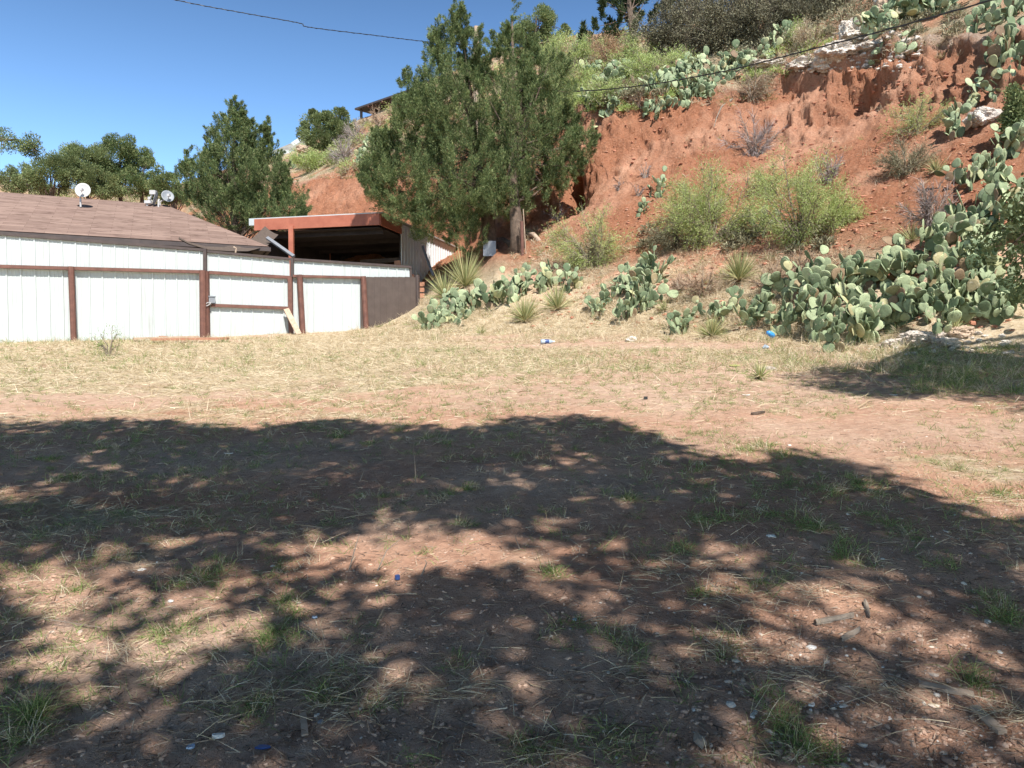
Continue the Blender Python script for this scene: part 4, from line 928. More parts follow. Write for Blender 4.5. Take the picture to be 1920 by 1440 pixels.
# middle group
cactus(1195, 545, 'tallest cactus of the middle clump, with blue-green upright pads', 60, 95, 27, 4, True, GB)
cactus(1235, 520, 'upper right cactus of the middle clump', 26, 60, 25, 3, True, GB)
cactus(1172, 604, 'lowest cactus of the middle clump, standing on the dirt edge', 26, 50, 27, 3, True, GB)
cactus(1125, 580, 'sprawling pale cactus left of the middle clump', 34, 80, 20, 2, True, GB)
cactus(1205, 580, 'cactus with large pads under the tallest middle one', 24, 50, 28, 3, True, GB)
# low line between the middle and the big mass
cactus(1268, 628, 'small pale cactus left of the spiky yucca at the dirt edge', 14, 40, 24, 2, True, GB)
cactus(1295, 606, 'low cactus behind the spiky yucca at the dirt edge', 20, 60, 23, 2, True, GB)
cactus(1355, 600, 'low grey cactus right behind the spiky yucca', 30, 70, 25, 3, True, GB)
cactus(1415, 600, 'low cactus clump above the blue can', 40, 80, 27, 3, True, GB)
# big mass on the right
for (x, y, n, w_, p_, tl, lab) in (
    (1480, 615, 44, 80, 34, 3, 'left front clump of the big cactus mass, right of the blue can'),
    (1500, 560, 46, 90, 32, 3, 'left back clump of the big cactus mass, with pads against dry grass'),
    (1560, 560, 55, 100, 35, 4, 'back clump of the big mass, below the right feathery shrub'),
    (1550, 630, 50, 100, 37, 3, 'front clump of the big mass above the straw patch'),
    (1620, 640, 55, 100, 38, 3, 'front middle clump of the big mass with dark gaps, left of the pale stones'),
    (1625, 545, 55, 100, 34, 4, 'back middle clump of the big mass, below the bare red slope'),
    (1700, 590, 64, 110, 38, 4, 'central dense clump of the big mass, above the pale stones'),
    (1690, 520, 55, 100, 34, 4, 'clump of the big mass just below the grey dead shrub'),
    (1760, 500, 60, 100, 36, 4, 'upper clump of the big mass, between the dead shrub and the right edge'),
    (1790, 590, 60, 110, 38, 4, 'right-hand clump of the big mass in front of the leafy branch'),
    (1850, 520, 50, 90, 38, 4, 'clump half hidden by the leafy branch at the right edge'),
    (1870, 600, 40, 80, 38, 3, 'lowest clump at the right edge under the leafy branch'),
    (1660, 600, 50, 100, 37, 4, 'clump filling the middle of the big mass, left of the pale stones'),
    (1745, 565, 50, 90, 37, 4, 'clump in the heart of the big mass, under the silvery dead shrub'),
    (1835, 575, 50, 90, 38, 4, 'clump of the big mass just left of the hanging leafy branch'),
    (1900, 455, 40, 70, 42, 4, 'big-padded clump at the right edge behind the hanging leafy branch'),
    (1800, 440, 34, 70, 35, 3, 'uppermost clump of the big mass, right of the silvery dead shrub'),
    (1770, 628, 10, 50, 40, 1, 'few separate pads standing in front of the right-hand clump'),
    (1560, 662, 12, 50, 30, 2, 'small stray cactus in the straw before the big mass'),
    (1850, 430, 34, 90, 38, 3, 'clump climbing the right edge above the leafy branch'),
    (1900, 380, 34, 90, 40, 3, 'clump at the right edge below the broad green creeper'),
    (1830, 345, 44, 90, 33, 3, 'pale-padded clump on the slope right of the olive tussock'),
    (1880, 300, 32, 80, 34, 3, 'clump at the right edge beside the pale creeper'),
    (1790, 255, 32, 80, 29, 3, 'clump on the slope just left of the pale block'),
    (1815, 205, 12, 50, 27, 3, 'cactus above the pale block at the foot of the dark cliff'),
    (1868, 122, 24, 60, 30, 3, 'cactus hanging over the dark cliff at the upper right corner'),
    (1900, 90, 34, 60, 34, 3, 'big-padded cactus at the right edge below the cable end'),
    (1840, 62, 28, 70, 30, 2, 'big-padded cactus on the rim just under the cable end'),
    (1880, 180, 26, 70, 27, 3, 'shaded cactus on the cliff at the right edge'),
    (1900, 30, 34, 80, 32, 3, 'cactus in the top right corner of the view'),
    (1425, 438, 24, 60, 21, 3, 'cactus among the two feathery shrubs, lower one'),
    (1445, 418, 16, 40, 17, 2, 'small cactus between the feathery shrubs, upper one')):
    cactus(x, y, lab, n, w_, p_, tl, True, GB)

# ---- yuccas
yucca(872, 540, 120, 78, 'large shaggy yucca at the top left of the bank by the carport wall', 260)
yucca(835, 560, 90, 60, 'drooping straw-coloured yucca leaning over the fence end', 150, -.3)
yucca(985, 605, 92, 56, 'golden yucca in front of the left bank cacti', 220)
yucca(1045, 582, 70, 58, 'greenish yucca just right of the golden one', 150)
yucca(1385, 528, 84, 66, 'golden-brown yucca on the slope under the feathery shrubs', 240)
yucca(1335, 635, 86, 48, 'spiky yucca at the dirt edge, left of the blue can', 190)
yucca(1755, 325, 44, 34, 'green yucca right of the olive tussock on the slope', 110)
yucca(1710, 455, 44, 42, 'small yucca on top of the big cactus mass, below the grey dead shrub', 70)
yucca(1790, 622, 40, 40, 'thin yucca between pads at the foot of the big mass', 60)
yucca(1245, 585, 34, 26, 'little yucca between the middle clump and the spiky yucca', 60)
yucca(902, 628, 30, 22, 'tiny yucca at the foot of the bright bank cactus', 40)
yucca(1425, 712, 60, 34, 'grey spiky tuft standing on the dirt below the blue can', 70)

# ---- slope shrubs
mesq(1335, 455, 150, 145, 'large feathery shrub on the left side of the red slope', 26000, .06, ntw=330)
mesq(1290, 420, 90, 80, 'small feathery shrub leaning out left of the large one', 9000, .06)
mesq(1500, 450, 150, 140, 'wide feathery shrub right of the large one, above the big cactus mass', 24000, .06, ntw=330)
mesq(1560, 430, 90, 60, 'low feathery shrub trailing right over the red slope', 8000, .055)
mesq(1455, 360, 80, 60, 'thin feathery shrub high between the two large ones', 6000, .055)
mesq(1115, 498, 110, 105, 'feathery yellow-green shrub alone above the middle cactus clump', 11000, .06, ntw=220)
mesq(1720, 250, 90, 56, 'thin yellow-green shrub under the dark cliff at the right', 6000, .055)
shrub('dry_shrub', 1270, 468, 90, 62, 'dark brown shrub at the left foot of the large feathery one', 'shrub', 'olive', 'darktwig', nleaf=3500, ntw=260, lsz=.05, group=GS, twm='olive')
shrub('dry_shrub', 1105, 497, 80, 50, 'dark undergrowth shrub at the foot of the lone feathery shrub', 'shrub', 'olive', 'darktwig', nleaf=3500, ntw=200, lsz=.05, group=GS, twm='olive')
shrub('dry_shrub', 1415, 295, 110, 70, 'grey open-branched shrub in the middle of the red face', 'shrub', None, 'twig', ntw=280, group=GS, twm='grey')
shrub('dry_shrub', 1555, 342, 62, 46, 'rounded grey dead shrub on the red slope right of the feathery ones', 'shrub', None, 'twig', ntw=260, group=GS, twm='grey')
shrub('dry_shrub', 1748, 425, 115, 82, 'large silvery dead shrub behind the big cactus mass', 'shrub', None, 'grey' if 0 else 'twig', ntw=420, group=GS, twm='grey')
shrub('olive_tussock', 1700, 326, 90, 64, 'olive-brown rounded tussock casting a shadow on the red slope', 'shrub', 'olive', 'twig', nleaf=6000, ntw=340, lsz=.07, lw=.15, twm='olive')
shrub('dry_shrub', 1210, 335, 26, 36, 'small grey bush stuck on the red face right of the junipers', 'shrub', None, 'twig', ntw=90, group=GS, twm='grey')
shrub('dry_shrub', 1160, 356, 22, 22, 'tiny grey bush low on the red face near the caves', 'shrub', None, 'twig', ntw=60, group=GS, twm='grey')
shrub('dry_shrub', 1196, 368, 26, 20, 'tiny grey bush right of the other tiny one on the red face', 'shrub', None, 'twig', ntw=60, group=GS, twm='grey')
shrub('dry_shrub', 1045, 412, 40, 40, 'pale leafless bush in the mouth of the dark cave', 'shrub', None, 'twig', ntw=60, group=GS, twm='grey')
shrub('dry_shrub', 1500, 515, 90, 40, 'straw-coloured dry brush behind the left part of the big mass', 'shrub', None, 'twig', ntw=200, group=GS, twm='brown')
shrub('dry_shrub', 1320, 555, 100, 44, 'pale dry brush on the slope left of the golden-brown yucca', 'shrub', None, 'twig', ntw=260, group=GS, twm='brown')
shrub('dry_shrub', 1450, 545, 90, 44, 'pinkish dry brush on the slope right of the golden-brown yucca', 'shrub', None, 'twig', ntw=260, group=GS, twm='brown')
shrub('dry_shrub', 1275, 545, 60, 40, 'tan dry brush right of the middle cactus clump', 'shrub', None, 'twig', ntw=160, group=GS, twm='brown')
shrub('wall_weed', 203, 668, 60, 60, 'thin green weed growing before the white fence', 'weed', 'grass', 'twig', nleaf=500, ntw=24, lsz=.06, lw=.2, spiky=.4)
# leafy creeper and branch at the right edge
shrub('leafy_creeper', 1905, 270, 60, 110, 'broad green leafy creeper at the right edge of the slope', 'shrub', 'oak', nleaf=9000, ntw=160, lsz=.07, lw=.6)
t = empty('leafy_tree', drop(P(2090, 660, 9.5)), 'dark green tree just past the right edge, its lowest leafy branch hanging in', 'tree', )
m = MB(); bb = Vector(t.location); m.tube([bb - Vector((0, 0, .2)), P(2100, 480, 9.5), P(2110, 250, 9.6), P(2120, -60, 9.8), P(2110, -420, 10)], [.22, .18, .15, .11, .04], 10)
tips = []
for (ex, ey, ey0) in ((1880, 430, 300), (1895, 500, 380), (1900, 390, 260), (1915, 540, 400), (1930, 350, 230), (1885, 470, 340)):
    a = P(2105, ey0, 9.55); b = P(ex, ey, 9.3 + random.uniform(-.3, .3)); m.tube([a, a.lerp(b, .5) + Vector((0, 0, .25)), b], [.04, .02, .006], 5, False)
    for k in range(9): tips.append(a.lerp(b, random.uniform(.5, 1.05)) + Vector((random.gauss(0, .14), random.gauss(0, .2), random.gauss(0, .17))))
up = []
for k in range(420):
    x = random.uniform(1500, 2500); y = random.uniform(655, 745) if x < 1950 else random.uniform(640, 800)
    e = np.interp(x, [1480, 1560, 1700, 1920, 2500], [705, 735, 755, 775, 800]); e0 = np.interp(x, [1480, 1600, 1700, 1850, 2500], [695, 690, 672, 655, 640])
    if not (e0 < y < e) or random.random() > np.interp(x, [1500, 1700, 1900], [.35, .75, 1]): continue
    d_ = ray(x, y); q = bvh.ray_cast(Vector((0, 0, CH)), d_.normalized())[0]
    if q is None: continue
    c = q + SUN * random.uniform(5.2, 9.5)
    if c.x / max(c.y, .1) < .80: c = q + SUN * 10.5
    if c.x / max(c.y, .1) > .78 or (c.z - CH) / c.y > .9: up.append(c)
ht = Vector((bb.x, bb.y, bb.z + 4.2))
for c in up[:40]: m.tube([ht, ht.lerp(c, .5) + Vector((0, 0, .2)), c], [.06, .03, .008], 5, False)
m.build('trunk', M['bark'], t)
m = MB(); lobed_crown(m, np.array(tips), np.full(len(tips), .20), rdir(len(tips)), 105, .06, .034, .1, 1); lobed_crown(m, np.array(up), np.full(len(up), .36), rdir(len(up)), 240, .075, .045, .1, 1); m.build('crown', M['oak'], t)

# ---- boulders and stones
def boulder(px, py, w_, h_, label, mat='concrete', name='boulder', cat='boulder', group=None, flat=.8, sub=5, sd=0, amp=.30, lift=.35):
    b = g(px, py); s = PX(b.y); a = w_ * s / 2; h = h_ * s / 2
    import bmesh
    bm = bmesh.new(); bmesh.ops.create_icosphere(bm, subdivisions=sub, radius=1); v = np.array([x.co[:] for x in bm.verts]); f = np.array([[q.index for q in fc.verts] for fc in bm.faces]); bm.free()
    k = 1 + amp * fbm(v[:, 0] * 1.3 + sd, v[:, 1] * 1.3, v[:, 2] * 1.3, 5, 30 + sd, .65) * 2.4 - amp * .7 * np.abs(fbm(v[:, 0] * 3.5, v[:, 1] * 3.5, v[:, 2] * 3.5 + sd, 3, 60 + sd, .6))
    v = np.sign(v) * np.abs(v) ** flat * k[:, None]; v = v * [a, a * .8, h]; v[:, 2] += h * lift * 2 - .02
    m = MB(); m.add(v + np.array(b), f); o = m.build(name, M[mat], None, False, origin=tuple(b)); tag(o, label, cat, group); return o
GBo = 'pale boulders on the rim'
boulder(1600, 76, 60, 50, 'upper knobbly white boulder on the rim, above the cable', sd=1, group=GBo)
boulder(1572, 106, 64, 30, 'second white boulder on the rim, left of and below the knobbly one', sd=2, group=GBo)
boulder(1548, 130, 52, 34, 'brown-sided boulder overhanging the red face under the cable', sd=3, group=GBo)
boulder(1498, 128, 44, 18, 'low white rock on the rim left of the overhanging boulder', sd=4, group=GBo)
boulder(1630, 92, 40, 18, 'low pale rock on the rim right of the knobbly boulder', sd=5, group=GBo)
boulder(1672, 20, 70, 44, 'large pale smooth boulder at the top edge above the cable', sd=6, group=GBo)
boulder(1660, 30, 30, 34, 'grey-brown stone leaning on the large pale one at the top edge', 'wood', sd=7, group=GBo)
boulder(1387, 118, 40, 22, 'white rock on the rim below the thicket', sd=8, group=GBo)
boulder(1440, 128, 60, 16, 'flat pale rim rock under the cable', sd=18, group=GBo)
boulder(1845, 232, 52, 36, 'pale pitted block between cacti at the upper right', sd=9, group=GBo)
boulder(1720, 640, 62, 26, 'pale stone at the foot of the big cactus mass', sd=10, group=GBo)
boulder(1675, 650, 40, 20, 'smaller pale stone left of the one under the big cactus mass', sd=11, group=GBo)
boulder(1770, 645, 40, 18, 'pale stone under the few separate pads at the foot of the mass', sd=12, group=GBo)
boulder(1800, 628, 40, 22, 'tan stone behind the separate pads at the right', 'wood', sd=13, group=GBo)
boulder(1183, 640, 18, 12, 'small pale stone on the dirt below the middle cactus clump', name='stone', cat='stone', sd=14)
boulder(1440, 693, 26, 10, 'small pale stone behind the grey spiky tuft', name='stone', cat='stone', sd=15)
boulder(580, 288, 40, 18, 'pinkish rock ledge at the left end of the bluff rim', 'wood', sd=16)
m = MB(); a = g(1618, 48); m.tube([a, P(1645, 24, a.y + .2)], .07, 8); tag(m.build('pipe', M['grey_metal'], None, origin=tuple(a)), 'dark pipe sticking out between rim boulders and thicket', 'pipe')
# bare root hanging down the face
m = MB(); rt = [g(1372, 188), g(1352, 202), g(1343, 222), g(1338, 240)]; m.tube([p + Vector((0, -.06, .02)) for p in rt], [.04, .03, .02, .01], 6); tag(m.build('root', M['twig'], None, origin=tuple(rt[0])), 'bare root running down the red face from the drooping grass clump', 'root')

# ================================================================== GRASS, STRAW, GRAVEL
def scatter(n, fy=lambda q: q, xr=(-60, 1980), yr=(620, 1440)):
    """random ground points, dense in the area the photograph covers"""
    px = rng.uniform(xr[0], xr[1], n); py = rng.uniform(yr[0], yr[1], n); out = []
    for x, y in zip(px, py):
        p = bvh.ray_cast(Vector((0, 0, CH)), ray(x, y).normalized())[0]
        if p is not None: out.append(p[:])
    return np.array(out)
# dry straw lying over the ground
def straw_pts(N, xr, ys_):
    X = rng.uniform(*xr, N); Y = rng.uniform(*ys_, N); _, PPv = height(X, Y); sf, _, _ = zones(X, Y, PPv)
    keep = (rng.random(N) < .12 + 1.0 * sf ** 1.3) & (np.abs(X / np.maximum(Y, 1)) < .86); X = X[keep]; Y = Y[keep]
    Z = np.array([gz(x, y) for x, y in zip(X, Y)]); return np.stack([X, Y, Z], 1)
sm = MB()
for (N, xr, ysr, L_, W_) in ((90000, (-14, 6), (7.5, 24), .16, .008), (30000, (0, 12), (7, 19), .14, .007), (60000, (-7, 9), (2.0, 9), .10, .0032), (30000, (-4, 12), (7, 16), .13, .006)):
    p = straw_pts(N, xr, ysr); n = len(p); d = rdir(n); d[:, 2] = np.abs(d[:, 2]) * .22; d = unit(d)
    blades(sm, p + [0, 0, .006], d, L_ * rng.uniform(.4, 1.5, n), np.full(n, W_) , rng.uniform(0, .12, n), 3)
tag(sm.build('straw', M['straw']), 'dry tan straw lying over the red dirt', 'dry grass', kind='stuff')
# dry grass on the bank and hillside
px_ = []; 
def slope_pts(N, box):
    r_ = []
    for k in range(N):
        x = random.uniform(box[0], box[2]); y = random.uniform(box[1], box[3]); q = bvh.ray_cast(Vector((0, 0, CH)), ray(x, y).normalized())[0]
        if q is not None: r_.append(q[:])
    return np.array(r_)
dg = MB(); gg = MB()
for (box, N, cl, green) in (((-40, 634, 560, 652), 230, 22, .3), ((1440, 470, 1600, 560), 90, 24, .1), ((-40, 655, 1500, 700), 420, 16, .35), ((780, 560, 1480, 645), 620, 26, .08), ((1000, 440, 1320, 560), 260, 24, .12), ((1260, 480, 1520, 600), 260, 24, .1), ((960, 430, 1110, 520), 130, 22, .05), ((1450, 600, 1700, 700), 240, 26, .3),
                            ((1700, 650, 1920, 740), 150, 24, .75), ((1080, 90, 1450, 200), 260, 20, .35), ((520, 300, 720, 335), 160, 20, .45), ((1430, 60, 1800, 110), 110, 20, .25), ((780, 540, 900, 600), 110, 30, .05), ((660, 590, 860, 640), 190, 26, .1),
                            ((1000, 60, 1260, 180), 220, 20, .6), ((480, 230, 700, 300), 130, 20, .5), ((-50, 330, 420, 372), 170, 20, .6), ((1280, 250, 1640, 470), 60, 16, .3), ((1640, 200, 1800, 440), 40, 16, .3)):
    c = slope_pts(N, box); k = len(c)
    for target, sel in ((gg, rng.random(k) < green),):
        for tgt, ss in ((gg, sel), (dg, ~sel)):
            q = np.repeat(c[ss], cl, 0); n = len(q)
            if not n: continue
            q = q + rng.normal(size=(n, 3)) * [.07, .07, .0]; dist = q[:, 1]; d = rdir(n, .9); d[:, 2] = np.abs(d[:, 2]); d = unit(d)
            blades(tgt, q - [0, 0, .01], d, rng.uniform(.12, .34, n), .003 + dist * .00028, rng.uniform(.1, .45, n), 3)
dg2 = dg
# green tufts over the yard: weighted by hand-set patches (photo positions of the larger ones)
tufts = []
BIG = [(1420, 835, 55, 1.3), (1460, 850, 40, 1.2), (1390, 845, 40, 1.0), (1800, 880, 34, 1.2), (1600, 905, 60, 1.3), (1560, 920, 50, 1.2), (1640, 925, 40, 1.1), (1180, 935, 26, 1.1), (1320, 975, 40, 1.1), (1530, 990, 50, 1.2), (1440, 965, 60, .9), (1600, 1045, 60, 1.4), (1180, 803, 30, .8), (1480, 905, 60, .9),
       (310, 1190, 60, 1.2), (510, 1195, 45, 1.2), (540, 1140, 36, 1.1), (400, 1070, 60, 1.3), (150, 1100, 50, 1.0), (340, 1100, 40, .9), (60, 1340, 60, 1.6), (40, 1390, 60, 1.3), (490, 1330, 70, 1.0), (610, 1290, 70, .9), (640, 815, 36, 1.2), (690, 830, 26, 1.0), (760, 800, 30, 1.1), (800, 820, 26, 1.2), (840, 830, 22, 1.0), (590, 805, 40, .8),
       (120, 900, 40, 1.1), (220, 840, 36, .9), (90, 860, 30, .9), (370, 975, 50, .8), (830, 930, 40, 1.0), (880, 910, 40, .9), (700, 930, 60, .8), (870, 985, 30, 1.0), (320, 730, 30, .9), (350, 728, 30, .8), (430, 715, 26, .8), (1040, 1075, 34, 1.1), (1270, 1025, 40, 1.0), (1430, 1100, 60, .9), (1320, 1110, 50, .8), (1180, 1200, 90, .9), (1360, 1210, 70, .9), (1060, 1180, 70, .8),
       (1460, 1330, 60, 1.0), (1500, 1400, 90, 1.1), (1150, 1390, 90, .9), (1820, 1270, 50, 1.1), (1880, 1150, 60, 1.2), (1850, 1120, 40, 1.0), (1690, 845, 60, .7), (1730, 860, 40, .7), (1880, 930, 50, 1.1), (1710, 700, 60, .9), (1780, 720, 60, .9), (1620, 690, 40, .8), (1840, 720, 60, .9), (920, 760, 70, .7), (1000, 770, 70, .7), (860, 770, 60, .7), (1000, 735, 60, .6), (1090, 735, 60, .6), (1350, 755, 60, .7), (1450, 770, 60, .7), (1560, 775, 50, .7), (1240, 745, 40, .6), (1310, 810, 50, .9), (1240, 815, 30, .8), (1660, 980, 40, 1.0), (1700, 1000, 40, .9), (1750, 1050, 60, .8), (540, 1060, 60, .7), (860, 1240, 60, .7), (700, 1320, 60, .7), (1290, 1290, 50, .7), (1000, 1400, 80, .7)]
for (x, y, wd, st_) in BIG:
    c = g(x, y); s_ = PX(c.y); k = int(5 + wd * st_ * .16)
    for i in range(k):
        q = drop((c.x + random.gauss(0, wd * s_ * .33), c.y + random.gauss(0, wd * s_ * .45))); tufts.append((q, st_ * random.uniform(.4, 1.0), random.randint(14, 30)))
for k in range(14000):
    x = random.uniform(-60, 1980); y = 655 + 785 * random.random() ** 1.7; q = g(x, y); pref = .55 * math.exp(-((y - 800) / 130) ** 2)
    if fbm(q.x * .7, q.y * .7, 0, 3, 77) > random.uniform(-.1, .75) - pref: tufts.append((q, random.uniform(.4, .9) * (1 + .45 * min(1, max(0, q.y - 5) / 5)), random.randint(8, 20)))
DRY = [(750, 1290, 90), (1400, 1125, 120), (1650, 1290, 150), (1360, 1210, 120), (560, 990, 110), (1180, 1260, 110), (1010, 1410, 110), (880, 1290, 90), (60, 1010, 90), (330, 960, 110), (1560, 1110, 90), (1850, 1010, 90), (1240, 1080, 90), (640, 1250, 80), (480, 1300, 90), (1500, 1250, 130), (1900, 1340, 70), (700, 960, 120), (240, 1030, 110), (60, 1150, 90), (1300, 1060, 90), (640, 1330, 90), (1860, 940, 60)]
for (x, y, wd) in DRY:
    c = g(x, y); s_ = PX(c.y) * wd; n = 120; q = np.array(c) + rng.normal(size=(n, 3)) * [s_ * .5, s_ * .5, 0]; q[:, 2] = c.z + .012
    d = rdir(n); d[:, 2] = np.abs(d[:, 2]) * .22; d = unit(d); blades(dg2, q, d, rng.uniform(.04, .19, n), np.full(n, .0022), rng.uniform(.05, .3, n), 3)
for q, s_, n in tufts:
    base = np.tile(np.array(q), (n, 1)) + rng.normal(size=(n, 3)) * [.022, .022, 0]
    d = rdir(n, .75); d[:, 2] = np.abs(d[:, 2]) + .12; d = unit(d); dist = max(2, q.y)
    blades(gg if random.random() < .75 else dg, base - [0, 0, .006], d, rng.uniform(.055, .185, n) * s_, np.full(n, .0022 + dist * .00022), rng.uniform(.15, .9, n), 3)
tag(dg.build('dry_grass', M['straw']), 'tan dry grass growing on the bank, rim and hillside', 'dry grass', kind='stuff')
tag(gg.build('grass', M['grass']), 'green grass tufts scattered over the dirt yard and hillside', 'grass', kind='stuff')

# gravel: small stones of one stuff object
def stones(mb, pts, rad):
    T = (1 + 5 ** .5) / 2; v = unit(np.array([(-1, T, 0), (1, T, 0), (-1, -T, 0), (1, -T, 0), (0, -1, T), (0, 1, T), (0, -1, -T), (0, 1, -T), (T, 0, -1), (T, 0, 1), (-T, 0, -1), (-T, 0, 1)], float))
    f = np.array([(0, 11, 5), (0, 5, 1), (0, 1, 7), (0, 7, 10), (0, 10, 11), (1, 5, 9), (5, 11, 4), (11, 10, 2), (10, 7, 6), (7, 1, 8), (3, 9, 4), (3, 4, 2), (3, 2, 6), (3, 6, 8), (3, 8, 9), (4, 9, 5), (2, 4, 11), (6, 2, 10), (8, 6, 7), (9, 8, 1)])
    n = len(pts); th = rng.uniform(0, 6.28, n); sx = rng.uniform(.6, 1.3, n); sy = rng.uniform(.5, 1, n); sz_ = rng.uniform(.3, .65, n)
    j = rng.uniform(.75, 1.2, (n, 12, 1)); V = v[None] * j * np.stack([sx, sy, sz_], 1)[:, None] * rad[:, None, None]
    c, s_ = np.cos(th)[:, None], np.sin(th)[:, None]; V = np.stack([V[..., 0] * c - V[..., 1] * s_, V[..., 0] * s_ + V[..., 1] * c, V[..., 2]], -1) + pts[:, None]
    b = mb.n; mb.v.append(V.reshape(-1, 3)); mb.n += n * 12; mb.f[3].append((b + (np.arange(n) * 12)[:, None, None] + f[None]).reshape(-1, 3))
M['gravel'] = foliage('gravel', [(0, (.25, .14, .09)), (.45, (.40, .25, .18)), (.85, (.50, .36, .27)), (.96, (.60, .52, .43)), (1, (.72, .68, .61))], 0, .9)
M['white_bits'] = simple('white_stone', (.62, .57, .50), (.82, .79, .74), 30, .8, .4, .004)
gp = scatter(7000, yr=(700, 1440)); gp = gp[(rng.random(len(gp)) < .35 + .65 * (fbm(gp[:, 0] * .8, gp[:, 1] * .8, 0, 3, 55) > .0))]
m = MB(); stones(m, gp, .002 + .009 * rng.random(len(gp)) ** 3 + gp[:, 1] * .0005)
gp2 = scatter(900, xr=(1250, 1960), yr=(820, 1440)); stones(m, gp2, .003 + .016 * rng.random(len(gp2)) ** 3 + gp2[:, 1] * .0005)
for (cx, cy, sx_, sy_, n) in ((1480, 1300, 110, 60, 90), (1700, 1340, 120, 60, 110), (1280, 1270, 80, 30, 50), (1400, 1140, 80, 40, 40), (480, 1100, 160, 60, 40), (1700, 1160, 60, 40, 40), (1550, 1400, 200, 30, 80)):
    q = np.array([g(random.gauss(cx, sx_), min(1438, random.gauss(cy, sy_)))[:] for _ in range(n)]); stones(m, q, .005 + .018 * rng.random(n) ** 2)
cq = scatter(9000, yr=(760, 1440)); mc_ = MB(); stones(mc_, cq, .003 + .012 * rng.random(len(cq)) ** 3); M['crumb'] = foliage('dirt_crumbs', [(0, (.38, .22, .15)), (1, (.64, .44, .32))], 0, .95); tag(mc_.build('dirt_crumbs', M['crumb']), 'crumbs of dry dirt over the yard', 'dirt', kind='stuff')
tag(m.build('gravel', M['gravel']), 'small loose stones scattered over the red dirt', 'gravel', kind='stuff')
# fallen twigs and bark litter
M['litter'] = foliage('litter', [(0, (.10, .065, .045)), (.5, (.22, .15, .11)), (1, (.40, .30, .22))], 0, .9)
lp = scatter(11000, yr=(800, 1440)); n = len(lp); m = MB(); d = rdir(n); d[:, 2] = np.abs(d[:, 2]) * .12; d = unit(d)
blades(m, lp + [0, 0, .004], d, .015 + .085 * rng.random(n) ** 2.5, rng.uniform(.0025, .007, n), np.full(n, .04), 3)
tag(m.build('twig_litter', M['litter']), 'small dark twigs and bark flakes lying on the dirt', 'litter', kind='stuff')
# clods of red soil on the slope
cp_ = slope_pts(11000, (980, 130, 1900, 620)); cp_ = cp_[(fbm(cp_[:, 0] * .6, cp_[:, 1] * .6, cp_[:, 2] * .6, 3, 88) > .0) | (rng.random(len(cp_)) < .45)]; m = MB(); stones(m, cp_, .012 + .07 * rng.random(len(cp_)) ** 4.5)

rb = slope_pts(340, (1380, 60, 1730, 135)); mr_ = MB(); stones(mr_, rb, .04 + .16 * rng.random(len(rb)) ** 3); tag(mr_.build('rim_rubble', M['concrete']), 'broken pale rock rubble along the rim', 'rubble', kind='stuff')
rb = slope_pts(160, (1600, 622, 1900, 665)); mr_ = MB(); stones(mr_, rb, .02 + .09 * rng.random(len(rb)) ** 3); tag(mr_.build('bank_rubble', M['concrete']), 'broken pale rocks at the foot of the big cactus mass', 'rubble', kind='stuff')
M['clod'] = foliage('red_clods', [(0, (.32, .14, .09)), (.6, (.45, .20, .125)), (1, (.55, .31, .21))], 0, .95)
tag(m.build('soil_clods', M['clod']), 'crumbled red soil clods on the bluff face', 'clods', kind='stuff')

# ---- single things lying on the ground
def shard(px, py, wpx, label, mat='white_bits', name='plastic_scrap', cat='scrap', asp=.6, th=.006, rot=None, group=None, curl=.15):
    c = g(px, py); s_ = PX(c.y) * wpx; r = random.Random(px); n = 9; m = MB(); V = []; a0 = rot if rot is not None else r.uniform(0, 6)
    for k in (0, 1):
        for i in range(n):
            a = 6.283 * i / n; q = r.uniform(.65, 1.1) if k == 0 else None
            if k == 0: V.append([q * math.cos(a) * s_ / 2, q * math.sin(a) * s_ / 2 * asp, 0])
            else: V.append([V[i][0] * .97, V[i][1] * .97, th])
    V = np.array(V); V[:, 2] += curl * np.abs(V[:, 0]) + .004; cs, sn_ = math.cos(a0), math.sin(a0); V = np.stack([V[:, 0] * cs - V[:, 1] * sn_, V[:, 0] * sn_ + V[:, 1] * cs, V[:, 2]], 1)
    base = m.n; m.add(V + np.array(c), [[i, (i + 1) % n, n + (i + 1) % n, n + i] for i in range(n)])
    m.v.append(np.array([[c.x, c.y, c.z + .004 + th]])); ctr = m.n; m.n += 1; m.f[3].append(np.array([[n + i, n + (i + 1) % n, ctr] for i in range(n)]))
    o = m.build(name, M[mat], None, origin=tuple(c)); tag(o, label, cat, group); return o
M['blue'] = simple('blue_plastic', (.02, .05, .18), (.04, .09, .26), 30, .35, .1)
M['bright_blue'] = simple('bright_blue_plastic', (.03, .22, .60), (.06, .32, .75), 30, .35, .1)
M['yellow'] = simple('yellow_plastic_lid', (.62, .66, .18), (.70, .72, .26), 10, .4, .1)
M['pale_blue'] = simple('clear_blue_plastic', (.30, .40, .52), (.50, .58, .68), 20, .2, .3)
GW = 'scraps lying on the dirt'
shard(410, 1385, 26, 'white rounded plastic scrap near the lower left of the yard', asp=.5, rot=.1, th=.012, curl=0)
shard(358, 1404, 24, 'pale blue crumpled scrap left of the white rounded one', 'pale_blue', asp=.8)
shard(492, 1405, 32, 'dark blue flat plastic scrap at the lower edge', 'blue', asp=.45, rot=0, curl=0)
shard(601, 1357, 14, 'small grey chip right of the upright wood sliver', 'grey_metal', asp=.8, curl=0)
shard(594, 1345, 12, 'small white chip above the grey chip', asp=.7)
shard(1522, 1325, 20, 'white triangular shard by the white pebbles at the lower right')
shard(1411, 1347, 18, 'white angular shard below the sunlit dirt patch')
shard(1077, 1165, 14, 'white chip at the end of a thin twig in the middle', 'pale_blue')
shard(320, 1130, 12, 'round white chip in the left dirt', asp=.9)
